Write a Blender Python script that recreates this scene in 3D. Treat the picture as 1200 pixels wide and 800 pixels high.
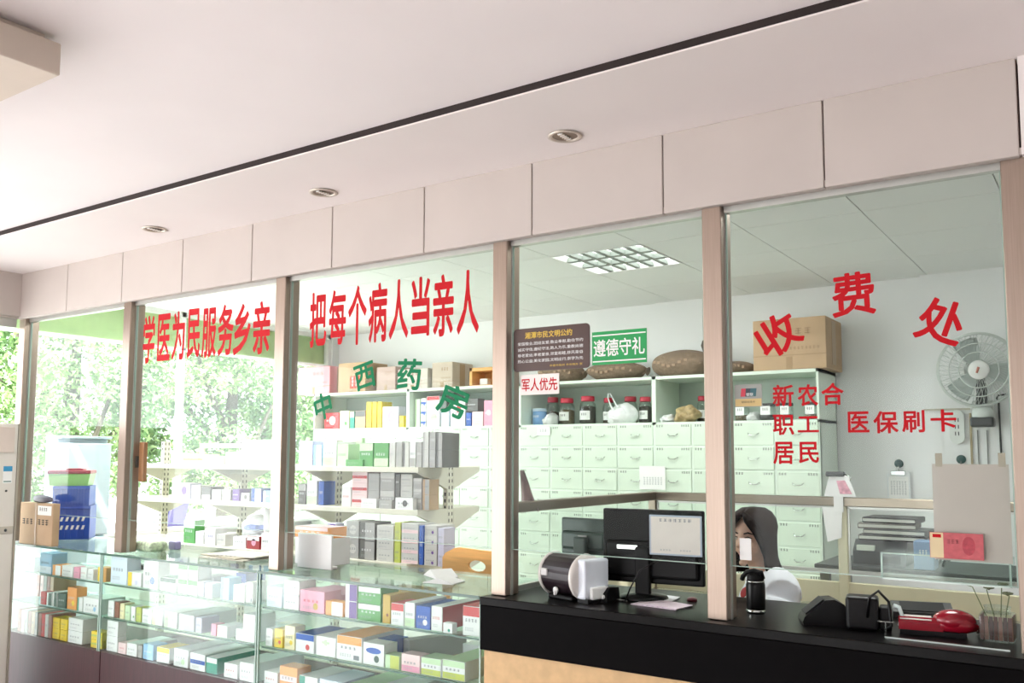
import bpy, bmesh, math, random
from math import sin, cos, pi, radians
from mathutils import Vector, Matrix, Euler

SC = bpy.context.scene
COL = SC.collection
for _o in list(bpy.data.objects):
    bpy.data.objects.remove(_o)
RND = random.Random(11)

# ------------------------------------------------------------------ camera
F_PX, CY, CAM_H = 1034.7, 445.5, 1.5
_yaw, _pit, _rol = radians(34.25), radians(4.874), radians(0.206)
_fw = Vector((-sin(_yaw), cos(_yaw), 0)); _rt = Vector((cos(_yaw), sin(_yaw), 0)); _up = Vector((0, 0, 1))
FWD = cos(_pit) * _fw + sin(_pit) * _up
_u2 = -sin(_pit) * _fw + cos(_pit) * _up
RIGHT = cos(_rol) * _rt + sin(_rol) * _u2
UP = -sin(_rol) * _rt + cos(_rol) * _u2
EYE = Vector((0, 0, CAM_H))
cam = bpy.data.cameras.new('camera')
cam_o = bpy.data.objects.new('camera', cam)
COL.objects.link(cam_o)
cam.sensor_width = 36.0
cam.lens = F_PX / 1200.0 * 36.0
cam.shift_y = (CY - 400.0) / 1200.0
cam.clip_start = 0.05
cam.clip_end = 300
cam_o.matrix_world = Matrix(((RIGHT.x, UP.x, -FWD.x, EYE.x), (RIGHT.y, UP.y, -FWD.y, EYE.y),
                             (RIGHT.z, UP.z, -FWD.z, EYE.z), (0, 0, 0, 1)))
SC.camera = cam_o

# ------------------------------------------------------------------ exposure, sky, sun, area lights
SC.view_settings.view_transform = 'Standard'
SC.view_settings.look = 'None'
SC.view_settings.gamma = 1.0
SC.view_settings.use_curve_mapping = False
SC.view_settings.exposure = 0.78
SC.cycles.transparent_max_bounces = 40
SC.cycles.max_bounces = 10
SC.cycles.diffuse_bounces = 5
SC.cycles.sample_clamp_indirect = 6.0
SC.cycles.caustics_reflective = False
SC.cycles.caustics_refractive = False
wd = bpy.data.worlds.new('sky')
SC.world = wd
wd.use_nodes = True
_bg = wd.node_tree.nodes['Background']
_bg.inputs['Color'].default_value = (0.90, 0.96, 1.0, 1)
_bg.inputs['Strength'].default_value = 3.4


def light(name, kind, loc, energy, color, aim=None, size=(1, 1), spread=None):
    l = bpy.data.lights.new(name, kind)
    l.energy = energy
    l.color = color
    if kind == 'AREA':
        l.shape = 'RECTANGLE'
        l.size, l.size_y = size
        if spread:
            l.spread = spread
    o = bpy.data.objects.new(name, l)
    COL.objects.link(o)
    o.location = loc
    if aim is not None:
        o.rotation_euler = Vector(aim).to_track_quat('-Z', 'Y').to_euler()
    return o


_s = light('sun', 'SUN', (0, 0, 20), 9.0, (1.0, 0.98, 0.96), aim=(-0.6, 0.45, -0.85))
_s.data.angle = radians(2)
# area lamps added to boost daylight: left entrance, unseen doors behind, window wall
light('entrance_daylight', 'AREA', (-5.38, -0.6, 1.2), 68, (1.0, 0.965, 0.955), aim=(1, 0.05, 0.30), size=(2.2, 5.6))
light('door_fill', 'AREA', (-2.6, -4.9, 1.2), 8, (1.0, 0.95, 0.90), aim=(0, 1, 0.02), size=(1.9, 2.1))
light('window_daylight', 'AREA', (-6.40, 4.5, 1.6), 20, (0.97, 1.0, 0.95), aim=(1, 0, 0.15), size=(1.5, 3.2))


# ------------------------------------------------------------------ pixel of the photograph -> point on a plane of the room
def ray(x, y):
    return (FWD * 1.0 + RIGHT * ((x - 600.0) / F_PX) - UP * ((y - CY) / F_PX))


def at(x, y, Y):
    d = ray(x, y)
    return EYE + d * (Y / d.y)


def atx(x, y, X):
    d = ray(x, y)
    return EYE + d * (X / d.x)


def atz(x, y, Z):
    d = ray(x, y)
    return EYE + d * ((Z - CAM_H) / d.z)


# ------------------------------------------------------------------ materials
def lin(c):
    c = c / 255.0
    return c / 12.92 if c <= 0.04045 else ((c + 0.055) / 1.055) ** 2.4


def rgba(c):
    return (lin(c[0]), lin(c[1]), lin(c[2]), 1.0)


MATS = {}


def M(name, c, rough=0.5, metal=0.0, var=0.06, scale=9.0, bump=0.0, stretch=None, emit=0.0, spec=0.5, coat=0.0):
    if name in MATS:
        return MATS[name]
    m = bpy.data.materials.new(name)
    m.use_nodes = True
    nt = m.node_tree
    b = nt.nodes['Principled BSDF']
    b.inputs['Roughness'].default_value = rough
    b.inputs['Metallic'].default_value = metal
    b.inputs['Specular IOR Level'].default_value = spec
    b.inputs['Coat Weight'].default_value = coat
    col = rgba(c)
    tc = nt.nodes.new('ShaderNodeTexCoord')
    mp = nt.nodes.new('ShaderNodeMapping')
    if stretch:
        mp.inputs['Scale'].default_value = stretch
    ns = nt.nodes.new('ShaderNodeTexNoise')
    ns.inputs['Scale'].default_value = scale
    ns.inputs['Detail'].default_value = 3
    rp = nt.nodes.new('ShaderNodeValToRGB')
    rp.color_ramp.elements[0].position = 0.3
    rp.color_ramp.elements[1].position = 0.7
    rp.color_ramp.elements[0].color = tuple(v * (1 - var) for v in col[:3]) + (1,)
    rp.color_ramp.elements[1].color = tuple(min(1, v * (1 + var)) for v in col[:3]) + (1,)
    L = nt.links.new
    L(tc.outputs['Object'], mp.inputs['Vector'])
    L(mp.outputs['Vector'], ns.inputs['Vector'])
    L(ns.outputs['Fac'], rp.inputs['Fac'])
    L(rp.outputs['Color'], b.inputs['Base Color'])
    if bump:
        bp = nt.nodes.new('ShaderNodeBump')
        bp.inputs['Strength'].default_value = bump
        bp.inputs['Distance'].default_value = 0.01
        L(ns.outputs['Fac'], bp.inputs['Height'])
        L(bp.outputs['Normal'], b.inputs['Normal'])
    if emit:
        b.inputs['Emission Color'].default_value = col
        b.inputs['Emission Strength'].default_value = emit
    MATS[name] = m
    return m


def glass_mat(name, tint, refl=0.05, edge=0.35, rough=0.02):
    """thin sheet glass: tinted see-through with a faint mirror that grows towards grazing angles"""
    m = bpy.data.materials.new(name)
    m.use_nodes = True
    nt = m.node_tree
    nt.nodes.remove(nt.nodes['Principled BSDF'])
    out = nt.nodes['Material Output']
    t = nt.nodes.new('ShaderNodeBsdfTransparent')
    t.inputs['Color'].default_value = tint + (1,)
    g = nt.nodes.new('ShaderNodeBsdfGlossy')
    g.inputs['Roughness'].default_value = rough
    lw = nt.nodes.new('ShaderNodeLayerWeight')
    lw.inputs['Blend'].default_value = 0.25
    mr = nt.nodes.new('ShaderNodeMapRange')
    mr.inputs['To Min'].default_value = refl
    mr.inputs['To Max'].default_value = edge
    mx = nt.nodes.new('ShaderNodeMixShader')
    L = nt.links.new
    L(lw.outputs['Fresnel'], mr.inputs['Value'])
    L(mr.outputs['Result'], mx.inputs['Fac'])
    L(t.outputs[0], mx.inputs[1])
    L(g.outputs[0], mx.inputs[2])
    L(mx.outputs[0], out.inputs['Surface'])
    MATS[name] = m
    return m


GLASS = glass_mat('pane_glass', (0.962, 0.98, 0.972), 0.004, 0.09)
CASEG = glass_mat('case_glass', (0.95, 0.985, 0.97), 0.008, 0.14)
TOPG = glass_mat('case_top_glass', (0.90, 0.96, 0.93), 0.05, 0.60)
SHELFG = glass_mat('shelf_glass', (0.88, 0.95, 0.92), 0.03, 0.35)
CLEAR = glass_mat('clear_plastic', (0.94, 0.97, 0.96), 0.015, 0.14, 0.05)
JARG = glass_mat('jar_glass', (0.90, 0.94, 0.92), 0.06, 0.4, 0.05)
EDGE = M('glass_edge', (168, 190, 180), 0.15)
DEDGE = M('dark_glass_edge', (70, 100, 88), 0.15)
LIP = M('bright_glass_edge', (225, 238, 232), 0.15)
WALLW = M('wall_paint', (236, 237, 237), 0.85, var=0.02, scale=3)
CEILW = M('ceiling_paint', (241, 234, 234), 0.9, var=0.02, scale=2)
SOFF = M('soffit_paint', (236, 228, 226), 0.85, var=0.02, scale=2)
PANEL = M('header_panel', (198, 188, 182), 0.6, var=0.03, scale=4)
JOINT = M('joint_brown', (88, 66, 56), 0.8)
GAPSHADE = M('gap_shade', (34, 20, 18), 0.7, var=0.15, scale=14)  # shade of the ceiling gap, put into the colour
STEEL = M('brushed_steel', (168, 150, 137), 0.32, 0.8, var=0.07, scale=6, stretch=(60, 60, 1))
STEELD = M('steel_rail', (142, 130, 116), 0.28, 0.85, var=0.08, scale=6, stretch=(1, 30, 60))
ALU = M('aluminium', (205, 205, 200), 0.35, 0.8, var=0.04)
GRANITE = M('black_granite', (13, 11, 11), 0.3, var=0.35, scale=90, spec=0.12)
GRANF = M('black_panel', (10, 8, 9), 0.55, var=0.2, scale=30, spec=0.04)
STONE = M('tan_stone', (206, 170, 122), 0.5, var=0.10, scale=22)
MAROON = M('maroon_wood', (60, 28, 33), 0.45, var=0.22, scale=5, stretch=(30, 30, 1.2))
FLOOR = M('floor_tile', (210, 203, 202), 0.25, var=0.06, scale=3)
CREAM = M('cream_board', (214, 210, 180), 0.6, var=0.04, scale=6)
CAB = M('cabinet_mint', (222, 234, 221), 0.45, var=0.03, scale=5)
CABF = M('drawer_mint', (215, 229, 212), 0.42, var=0.04, scale=6)
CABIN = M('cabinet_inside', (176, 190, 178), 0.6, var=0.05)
INK = M('ink', (36, 42, 38), 0.7)
GREYINK = M('grey_ink', (128, 132, 140), 0.7)
GREYINKL = M('light_grey_ink', (165, 168, 172), 0.7)
CHROME = M('chrome', (200, 205, 200), 0.15, 1.0, var=0.02)
WHITE = M('white_paint', (238, 238, 236), 0.4, var=0.02)
PAPER = M('white_paper', (240, 240, 238), 0.75, var=0.02)
BLACK = M('black_plastic', (10, 9, 10), 0.35, var=0.15, scale=30, spec=0.3)
BLACKM = M('matt_black_plastic', (17, 16, 17), 0.5, spec=0.25, var=0.12, scale=30)
DGREY = M('dark_grey_plastic', (66, 68, 68), 0.4, var=0.1)
GREY = M('grey_plastic', (150, 150, 148), 0.45)
CARD = M('cardboard', (190, 160, 128), 0.75, var=0.07, scale=7)
CARDD = M('cardboard_dark', (160, 130, 102), 0.75, var=0.07, scale=7)
TAPE = M('packing_tape', (172, 142, 108), 0.3)
REDV = M('red_vinyl', (190, 8, 24), 0.6, var=0.03, spec=0.2)
GREENV = M('green_vinyl', (10, 118, 76), 0.6, var=0.03, spec=0.2)
SHELFM = M('shelf_metal', (222, 218, 202), 0.4, var=0.03)
SHELFD = M('shelf_slot', (60, 58, 52), 0.7)
WOOD = M('orange_wood', (232, 174, 104), 0.5, var=0.12, scale=5, stretch=(1, 1, 12))
SACK = M('burlap', (136, 116, 98), 0.9, var=0.16, scale=40, bump=0.5)
SKIN = M('skin', (240, 198, 174), 0.5, var=0.03)
HAIR = M('brown_black_hair', (24, 15, 12), 0.55, var=0.4, scale=20, stretch=(8, 8, 1), spec=0.06)
COAT = M('white_coat', (232, 236, 242), 0.8, var=0.03)


# ------------------------------------------------------------------ mesh building
class MB:
    def __init__(self):
        self.bm = bmesh.new()
        self.mats = []

    def mi(self, m):
        if m not in self.mats:
            self.mats.append(m)
        return self.mats.index(m)

    def _paint(self, faces, m, smooth=False):
        i = self.mi(m)
        for f in faces:
            f.material_index = i
            f.smooth = smooth

    def box(self, x0, x1, y0, y1, z0, z1, m, bev=0.0, seg=1, mat=None):
        r = bmesh.ops.create_cube(self.bm, size=1.0)
        vs = r['verts']
        for v in vs:
            v.co = Vector(((x0 + x1) / 2 + v.co.x * (x1 - x0), (y0 + y1) / 2 + v.co.y * (y1 - y0), (z0 + z1) / 2 + v.co.z * (z1 - z0)))
        fs = set(f for v in vs for f in v.link_faces)
        self._paint(fs, m)
        if bev > 0:
            es = list(set(e for v in vs for e in v.link_edges))
            rr = bmesh.ops.bevel(self.bm, geom=es, offset=bev, segments=seg, affect='EDGES', profile=0.5)
            self._paint(rr['faces'], m)
            vs = list(set(rr['verts']) | set(v for v in vs if v.is_valid))
        if mat is not None:
            bmesh.ops.transform(self.bm, matrix=mat, verts=[v for v in vs if v.is_valid])
        return self

    def quad(self, pts, m):
        f = self.bm.faces.new([self.bm.verts.new(p) for p in pts])
        self._paint([f], m)
        return self

    def prism(self, poly, axis, a, b, m, smooth=False):
        """poly: 2D points; axis 'x': (y,z) swept in x; 'y': (x,z) swept in y; 'z': (x,y) swept in z"""
        def P(p, t):
            return {'x': (t, p[0], p[1]), 'y': (p[0], t, p[1]), 'z': (p[0], p[1], t)}[axis]
        A = [self.bm.verts.new(P(p, a)) for p in poly]
        B = [self.bm.verts.new(P(p, b)) for p in poly]
        n = len(poly)
        fs = []
        for i in range(n):
            fs.append(self.bm.faces.new((A[i], A[(i + 1) % n], B[(i + 1) % n], B[i])))
        self._paint(fs, m, smooth)
        caps = [self.bm.faces.new(A[::-1]), self.bm.faces.new(B)]
        self._paint(caps, m)
        bmesh.ops.recalc_face_normals(self.bm, faces=fs + caps)
        return self

    def cyl(self, p0, p1, r0, r1=None, n=20, m=None, smooth=True):
        r1 = r0 if r1 is None else r1
        p0, p1 = Vector(p0), Vector(p1)
        d = p1 - p0
        r = bmesh.ops.create_cone(self.bm, cap_ends=True, segments=n, radius1=r0, radius2=max(r1, 1e-5), depth=d.length)
        vs = r['verts']
        q = Vector((0, 0, 1)).rotation_difference(d.normalized()).to_matrix().to_4x4()
        bmesh.ops.transform(self.bm, matrix=Matrix.Translation((p0 + p1) / 2) @ q, verts=vs)
        fs = set(f for v in vs for f in v.link_faces)
        self._paint(fs, m)
        for f in fs:
            f.smooth = smooth and len(f.verts) == 4
        return self

    def lathe(self, prof, c, m, n=28, axis=(0, 0, 1), smooth=True, closed=False):
        c = Vector(c)
        q = Vector((0, 0, 1)).rotation_difference(Vector(axis).normalized()).to_matrix()
        rings = []
        for (r, z) in prof:
            rings.append([self.bm.verts.new(c + q @ Vector((max(r, 1e-5) * cos(2 * pi * i / n), max(r, 1e-5) * sin(2 * pi * i / n), z))) for i in range(n)])
        fs = []
        for a, b in zip(rings, rings[1:]):
            for i in range(n):
                fs.append(self.bm.faces.new((a[i], a[(i + 1) % n], b[(i + 1) % n], b[i])))
        self._paint(fs, m, smooth)
        caps = []
        if prof[0][0] > 1e-4:
            caps.append(self.bm.faces.new(rings[0][::-1]))
        if prof[-1][0] > 1e-4:
            caps.append(self.bm.faces.new(rings[-1]))
        self._paint(caps, m)
        bmesh.ops.recalc_face_normals(self.bm, faces=fs + caps)
        return self

    def tube(self, pts, r, m, n=8):
        pts = [Vector(p) for p in pts]
        rings = []
        prev = None
        for i, p in enumerate(pts):
            t = (pts[min(i + 1, len(pts) - 1)] - pts[max(i - 1, 0)]).normalized()
            if prev is None:
                u = t.orthogonal().normalized()
            else:
                u = (prev - t * prev.dot(t))
                u = u.normalized() if u.length > 1e-6 else t.orthogonal().normalized()
            prev = u
            w = t.cross(u)
            rr = r[i] if isinstance(r, (list, tuple)) else r
            rings.append([self.bm.verts.new(p + (u * cos(2 * pi * k / n) + w * sin(2 * pi * k / n)) * rr) for k in range(n)])
        fs = []
        for a, b in zip(rings, rings[1:]):
            for k in range(n):
                fs.append(self.bm.faces.new((a[k], a[(k + 1) % n], b[(k + 1) % n], b[k])))
        self._paint(fs, m, True)
        caps = [self.bm.faces.new(rings[0][::-1]), self.bm.faces.new(rings[-1])]
        self._paint(caps, m)
        return self

    def ball(self, c, r, m, sub=3, noise=0.0, seed=0, flat=None):
        """r: radius or (rx, ry, rz)"""
        rr = bmesh.ops.create_icosphere(self.bm, subdivisions=sub, radius=1.0)
        if not isinstance(r, (list, tuple)):
            r = (r, r, r)
        R = random.Random(seed)
        ph = [(R.uniform(0, 6.28), Vector((R.uniform(-1, 1), R.uniform(-1, 1), R.uniform(-1, 1))) * R.uniform(3, 8)) for _ in range(7)]
        for v in rr['verts']:
            k = 1.0
            if noise:
                k += noise * sum(sin(p + d.dot(v.co)) for p, d in ph) / 3.0
                if noise > .11:     # crumpled film
                    k += noise * .28 * sum(abs(sin(p + 2.6 * d.dot(v.co))) for p, d in ph[:4]) / 2.0
            v.co = Vector((c[0] + v.co.x * r[0] * k, c[1] + v.co.y * r[1] * k, c[2] + v.co.z * r[2] * k))
            if flat is not None and v.co.z < flat:
                v.co.z = flat
        self._paint(set(f for v in rr['verts'] for f in v.link_faces), m, True)
        return self

    def mesh(self, me, m, mat):
        """append an evaluated mesh"""
        n0 = len(self.bm.verts)
        f0 = len(self.bm.faces)
        self.bm.from_mesh(me)
        self.bm.verts.ensure_lookup_table()
        self.bm.faces.ensure_lookup_table()
        bmesh.ops.transform(self.bm, matrix=mat, verts=self.bm.verts[n0:])
        self._paint(self.bm.faces[f0:], m)
        return self

    def build(self, name, parent=None, origin=None, world=True):
        """origin: local origin of a top-level mesh; with a parent, geometry given in world space is moved into the parent's space"""
        me = bpy.data.meshes.new(name)
        off = Vector(origin) if origin is not None else Vector((0, 0, 0))
        if parent is not None and world:
            off = WORLD.get(parent.name, Vector((0, 0, 0)))
        if off.length > 0:
            bmesh.ops.translate(self.bm, vec=-off, verts=self.bm.verts)
        self.bm.to_mesh(me)
        self.bm.free()
        for m in self.mats:
            me.materials.append(m)
        o = bpy.data.objects.new(name, me)
        COL.objects.link(o)
        if parent is not None:
            o.parent = parent
            WORLD[o.name] = WORLD.get(parent.name, Vector((0, 0, 0))) if world else Vector((0, 0, 0))
        elif origin is not None:
            o.location = origin
            WORLD[o.name] = Vector(origin)
        return o


WORLD = {}   # where the local origin of a thing (and of its parts) lies in the room


def tag(o, label=None, cat=None, group=None, kind=None):
    if label:
        o['label'] = label
    if cat:
        o['category'] = cat
    if group:
        o['group'] = group
    if kind:
        o['kind'] = kind
    return o


def thing(name, label, cat, loc=(0, 0, 0), rz=0.0, group=None):
    o = bpy.data.objects.new(name, None)
    o.empty_display_size = 0.1
    COL.objects.link(o)
    o.location = loc
    o.rotation_euler.z = rz
    WORLD[o.name] = Vector(loc)
    return tag(o, label, cat, group)


def struct(name, mb, label=None):
    o = mb.build(name)
    o['kind'] = 'structure'
    if label:
        o['label'] = label
    return o


def copy_tree(o, parent=None):
    c = o.copy()
    COL.objects.link(c)
    if parent is not None:
        c.parent = parent
    for ch in list(o.children):
        copy_tree(ch, c)
    return c


# ------------------------------------------------------------------ lettering
def text_mesh(s, bold=0.02):
    cu = bpy.data.curves.new('lettering', 'FONT')
    cu.body = s
    cu.size = 1.0
    cu.offset = 0.0
    cu.extrude = 0.0
    cu.resolution_u = 3
    o = bpy.data.objects.new('lettering', cu)
    COL.objects.link(o)
    dg = bpy.context.evaluated_depsgraph_get()
    me = bpy.data.meshes.new_from_object(o.evaluated_get(dg))
    bpy.data.objects.remove(o)
    bpy.data.curves.remove(cu)
    return me


def put_text(mb, s, cx, cz, y, w, h, m, rot=0.0, bold=0.02, thick=0.0008):
    """lettering standing in the plane y, facing -Y, its outline fitted to w x h and turned by rot about its centre"""
    me = text_mesh(s, bold)
    xs = [v.co.x for v in me.vertices]
    ys = [v.co.y for v in me.vertices]
    if not xs:
        return
    x0, x1, y0, y1 = min(xs), max(xs), min(ys), max(ys)
    S = Matrix.Diagonal((w / max(x1 - x0, 1e-6), h / max(y1 - y0, 1e-6), 1, 1))
    T0 = Matrix.Translation((-(x0 + x1) / 2, -(y0 + y1) / 2, 0))
    R = Matrix.Rotation(rot, 4, 'Z')
    A = Matrix(((1, 0, 0, cx), (0, 0, -1, y), (0, 1, 0, cz), (0, 0, 0, 1)))
    mb.mesh(me, m, A @ R @ S @ T0)
    if bold > 0:      # heavier strokes: the same outline laid down again, shifted all round
        bx = by = bold * (y1 - y0) * 0.8
        for k in range(12):
            mb.mesh(me, m, A @ R @ S @ Matrix.Translation((bx * cos(k * pi / 6), by * sin(k * pi / 6), 0.00001 * (k + 1))) @ T0)
    bpy.data.meshes.remove(me)


def marks(mb, x0, x1, z0, z1, y, m, n=4, seed=0, lines=1):
    """small illegible writing: clusters of short strokes in the plane y, facing -Y"""
    R = random.Random(seed)
    ch = (z1 - z0) / (lines * 1.45)
    for li in range(lines):
        zt = z1 - li * ch * 1.45
        cw = (x1 - x0) / n
        for i in range(n):
            a = x0 + i * cw + cw * 0.08
            b = a + cw * 0.78
            for k in range(3):
                zz = zt - ch * (0.05 + 0.36 * k)
                e = R.uniform(0.0, 0.25) * (b - a)
                mb.quad([(a + e, y, zz - ch * 0.13), (b - R.uniform(0, .25) * (b - a), y, zz - ch * 0.13), (b - e * 0.5, y, zz), (a + e, y, zz)], m)
            xx = a + (b - a) * R.uniform(0.3, 0.6)
            mb.quad([(xx, y, zt - ch), (xx + (b - a) * 0.16, y, zt - ch), (xx + (b - a) * 0.16, y, zt), (xx, y, zt)], m)


ORD = ['first', 'second', 'third', 'fourth', 'fifth', 'sixth', 'seventh', 'eighth', 'ninth', 'tenth', 'eleventh', 'twelfth',
       'thirteenth', 'fourteenth', 'fifteenth', 'sixteenth', 'seventeenth', 'eighteenth', 'nineteenth', 'twentieth',
       'twenty-first', 'twenty-second', 'twenty-third', 'twenty-fourth', 'twenty-fifth', 'twenty-sixth']

# ================================================================== THE SETTING
ZC = 2.7            # ceiling of the pharmacy
YB = 6.35           # its back wall
XW = -6.44          # its window wall
m = MB(); m.box(-6.6, 3.2, -5.0, 6.6, -0.1, 0.0, FLOOR); struct('floor', m)
# lobby ceiling: a flat ceiling, a strip coloured dark for the gap's shade, a lowered soffit, panelled header
m = MB(); m.box(-5.46, 3.2, -5.0, 2.15, 2.613, 2.75, CEILW); struct('ceiling', m)
m = MB(); m.box(-5.46, 3.2, 2.15, 2.158, 2.590, 2.613, GAPSHADE); struct('gap_shade_strip', m)
m = MB(); m.box(-5.46, 3.2, 2.158, 2.70, 2.585, 2.75, SOFF)
m.box(-5.46, 3.2, 2.150, 2.158, 2.5845, 2.590, SOFF); struct('trim_2', m)
hd = MB()
joints = [-4.913, -4.37, -3.846, -3.315, -2.786, -2.264, -1.745, -1.219, -0.690]
ed = [-5.46] + joints + [-0.175]
for a, b in zip(ed, ed[1:]):
    hd.box(a + 0.0022, b - 0.0022, 2.69, 2.715, 2.312, 2.585, PANEL, 0.002)
hd.box(-5.46, -0.175, 2.70, 2.80, 2.335, 2.585, JOINT)
hd.box(-5.46, -0.17, 2.695, 2.80, 2.316, 2.335, PANEL)
struct('wall_header', hd)
m = MB(); m.box(-0.171, 3.2, 2.684, 2.86, 2.312, 2.585, SOFF); m.box(-0.152, 3.2, 2.70, 2.86, 0, 2.312, SOFF); struct('wall_front', m)
# header over the entrance on the left
m = MB(); m.box(-5.56, -5.44, -5.0, 2.69, 2.312, 2.75, PANEL); m.box(-5.47, -5.42, -5.0, 2.69, 2.325, 2.60, PANEL, 0.002); m.box(-5.56, -5.44, -5.0, -3.6, 0, 2.312, WALLW)
struct('wall_left', m)
m = MB()
for yy in (-3.5, -1.6, 0.2, 2.0):
    m.box(-5.53, -5.46, yy - 0.03, yy + 0.03, 0, 2.312, ALU)
m.box(-5.53, -5.46, -3.6, 2.69, 2.26, 2.312, ALU)
m.box(-5.53, -5.46, -3.6, 2.69, 0.0, 0.08, ALU)
struct('door_1', m)
m = MB(); m.box(3.2, 3.3, -5.0, 2.7, 0, 2.75, WALLW); struct('wall_right', m)
m = MB(); m.box(-5.46, -3.6, -5.1, -5.0, 0, 2.75, WALLW); m.box(-1.6, 3.3, -5.1, -5.0, 0, 2.75, WALLW)
m.box(-3.6, -1.6, -5.1, -5.0, 2.4, 2.75, WALLW); struct('wall_behind', m)
# pharmacy room: ceiling tiles with thin joints, back wall, window wall
TILE = M('ceiling_tile', (242, 244, 242), 0.85, var=0.015, scale=3)
TJ = M('tile_joint', (196, 200, 194), 0.85)
m = MB()
m.box(-6.6, 3.3, 2.72, 6.5, ZC + 0.075, ZC + 0.1, TJ)
xs = [XW - 0.02] + [-6.375 + 0.6 * i for i in range(11)] + [0.225 + .6, 1.425, 2.3]
ys = [2.80, 3.28, 3.88, 4.48, 5.08, 5.68, 6.28, YB + 0.02]
TROFF = [(-2.475, 4.78), (-4.275, 4.18 - 0.3 + 0.0), (-4.275, 5.38), (-0.675, 3.58), (-2.475, 3.58), (-5.475, 3.58)]
TROFF = [(-2.475, 4.78), (-4.275, 3.58), (-0.675, 3.58), (-5.475, 3.58)]
for a, b in zip(xs, xs[1:]):
    for c, d in zip(ys, ys[1:]):
        if any(a < tx < b and c < ty < d for tx, ty in TROFF):
            continue
        m.box(a, b, c, d, ZC + 0.012, ZC + 0.05, TJ)
        m.box(a + 0.003, b - 0.003, c + 0.003, d - 0.003, ZC, ZC + 0.013, TILE)
struct('ceiling_tiles', m)
m = MB(); m.box(-6.6, 3.3, YB, YB + 0.12, 0, ZC + 0.1, WALLW)
m.box(-1.02, 0.8, YB - 0.05, YB, 0, ZC, WALLW)
m.box(-2.95, -2.55, YB - 0.03, YB, 2.09, ZC, WALLW)
struct('wall_back', m)
m = MB(); m.box(2.2, 2.3, 2.86, YB, 0, ZC, WALLW); struct('wall_side', m)
# window wall: low sill wall, frames and mullions, green pelmet behind the glass
m = MB(); m.box(XW - 0.12, XW, 2.70, YB, 0, 0.92, WALLW); m.box(XW - 0.12, XW, 6.26, YB, 0.92, ZC, WALLW); struct('wall_window', m)
PELM = M('green_pelmet', (190, 210, 158), 0.8, var=0.08, scale=4)
w = MB()
FR = M('white_frame', (240, 240, 238), 0.4)
for yy in (2.74, 4.56, 6.24):
    w.box(XW - 0.08, XW - 0.02, yy - 0.02, yy + 0.02, 0.92, ZC, FR)
w.box(XW - 0.08, XW - 0.02, 2.72, 6.26, 0.92, 0.96, FR)
w.box(XW - 0.08, XW - 0.02, 2.72, 6.26, 2.375, 2.395, FR)
w.box(XW - 0.08, XW - 0.02, 2.72, 6.26, 2.66, ZC, FR)
wf = struct('window_1', w)
g = MB(); g.box(XW - 0.055, XW - 0.05, 2.74, 6.24, 0.94, 2.68, GLASS)
o = g.build('window_pane', wf, world=True)
gp = MB()
nseg = 120
pts = [(XW - 0.10 - 0.010 * sin(i * 1.1) - 0.006 * sin(i * 0.37), 2.70 + 3.56 * i / nseg) for i in range(nseg + 1)]
gp.prism(pts + [(p[0] - 0.004, p[1]) for p in pts[::-1]], 'z', 2.395, ZC, PELM, True)
tag(gp.build('window_pelmet', None, origin=(XW - 0.10, 4.5, 2.395)), 'green fabric pelmet across the top of the window wall', 'pelmet')
# ground outside
m = MB(); m.box(-60, -6.56, -40, 60, -0.12, -0.02, M('pavement', (212, 210, 206), 0.8, var=0.05)); struct('ground', m)
m = MB(); m.box(-6.56, 60, -60, -5.1, -0.12, -0.02, M('forecourt', (212, 208, 204), 0.8, var=0.05)); struct('ground_forecourt', m)

# ------------------------------------------------------------------ steel posts
POSTX = [(-5.438, 'at the far left end, beside the tall white appliance'), (-4.345, 'carrying a wooden handle, between the two leftmost panes'),
         (-3.135, 'between the two red slogans'), (-1.905, 'at the left end of the black counter'),
         (-1.06, 'standing on the black counter beside the seated woman'), (-0.193, 'at the far right edge, behind the jar of flowers')]
for i, (px, wl) in enumerate(POSTX):
    zb = 0.986
    t = thing('steel_post', 'square brushed steel post ' + wl, 'post', (px, 2.745, zb), 0, 'steel posts of the glass front')
    m = MB(); m.box(px - 0.033, px + 0.033, 2.712, 2.80, zb, 2.316, STEEL, 0.003); m.build('shaft', t)
    m = MB(); m.box(px + 0.0331, px + 0.036, 2.742, 2.758, zb, 2.316, ALU); m.build('glazing_channel', t)
# glass panes between the posts
PANES = [(-5.40, -4.38, 'leftmost clear glass pane, with the light blue refrigerator behind it'),
         (-4.31, -3.17, 'clear glass pane carrying the left red slogan'),
         (-3.10, -1.94, 'clear glass pane carrying the red slogan above the green arc of characters'),
         (-1.87, -1.095, 'clear glass pane with the brown plaque and green sign, above the monitors'),
         (-1.025, -0.228, 'rightmost clear glass pane, lettered in red over the cashier')]
for i, (a, b, lb) in enumerate(PANES):
    t = thing('glass_pane', lb, 'glass pane', ((a + b) / 2, 2.75, 1.155), 0, 'glass panes of the counter front')
    m = MB(); m.box(a + 0.004, b - 0.004, 2.746, 2.754, 1.155, 2.30, GLASS); m.build('sheet', t)
    m = MB()
    m.box(a + 0.004, b - 0.004, 2.7455, 2.7545, 1.153, 1.155, EDGE)
    m.box(a + .001, a + 0.004, 2.7455, 2.7545, 1.152, 2.30, EDGE)
    m.box(b - 0.004, b, 2.7455, 2.7545, 1.152, 2.30, EDGE)
    m.build('polished_edge', t)
    m = MB(); m.box(a, b, 2.735, 2.765, 2.295, 2.316, ALU); m.build('top_channel', t)
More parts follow.
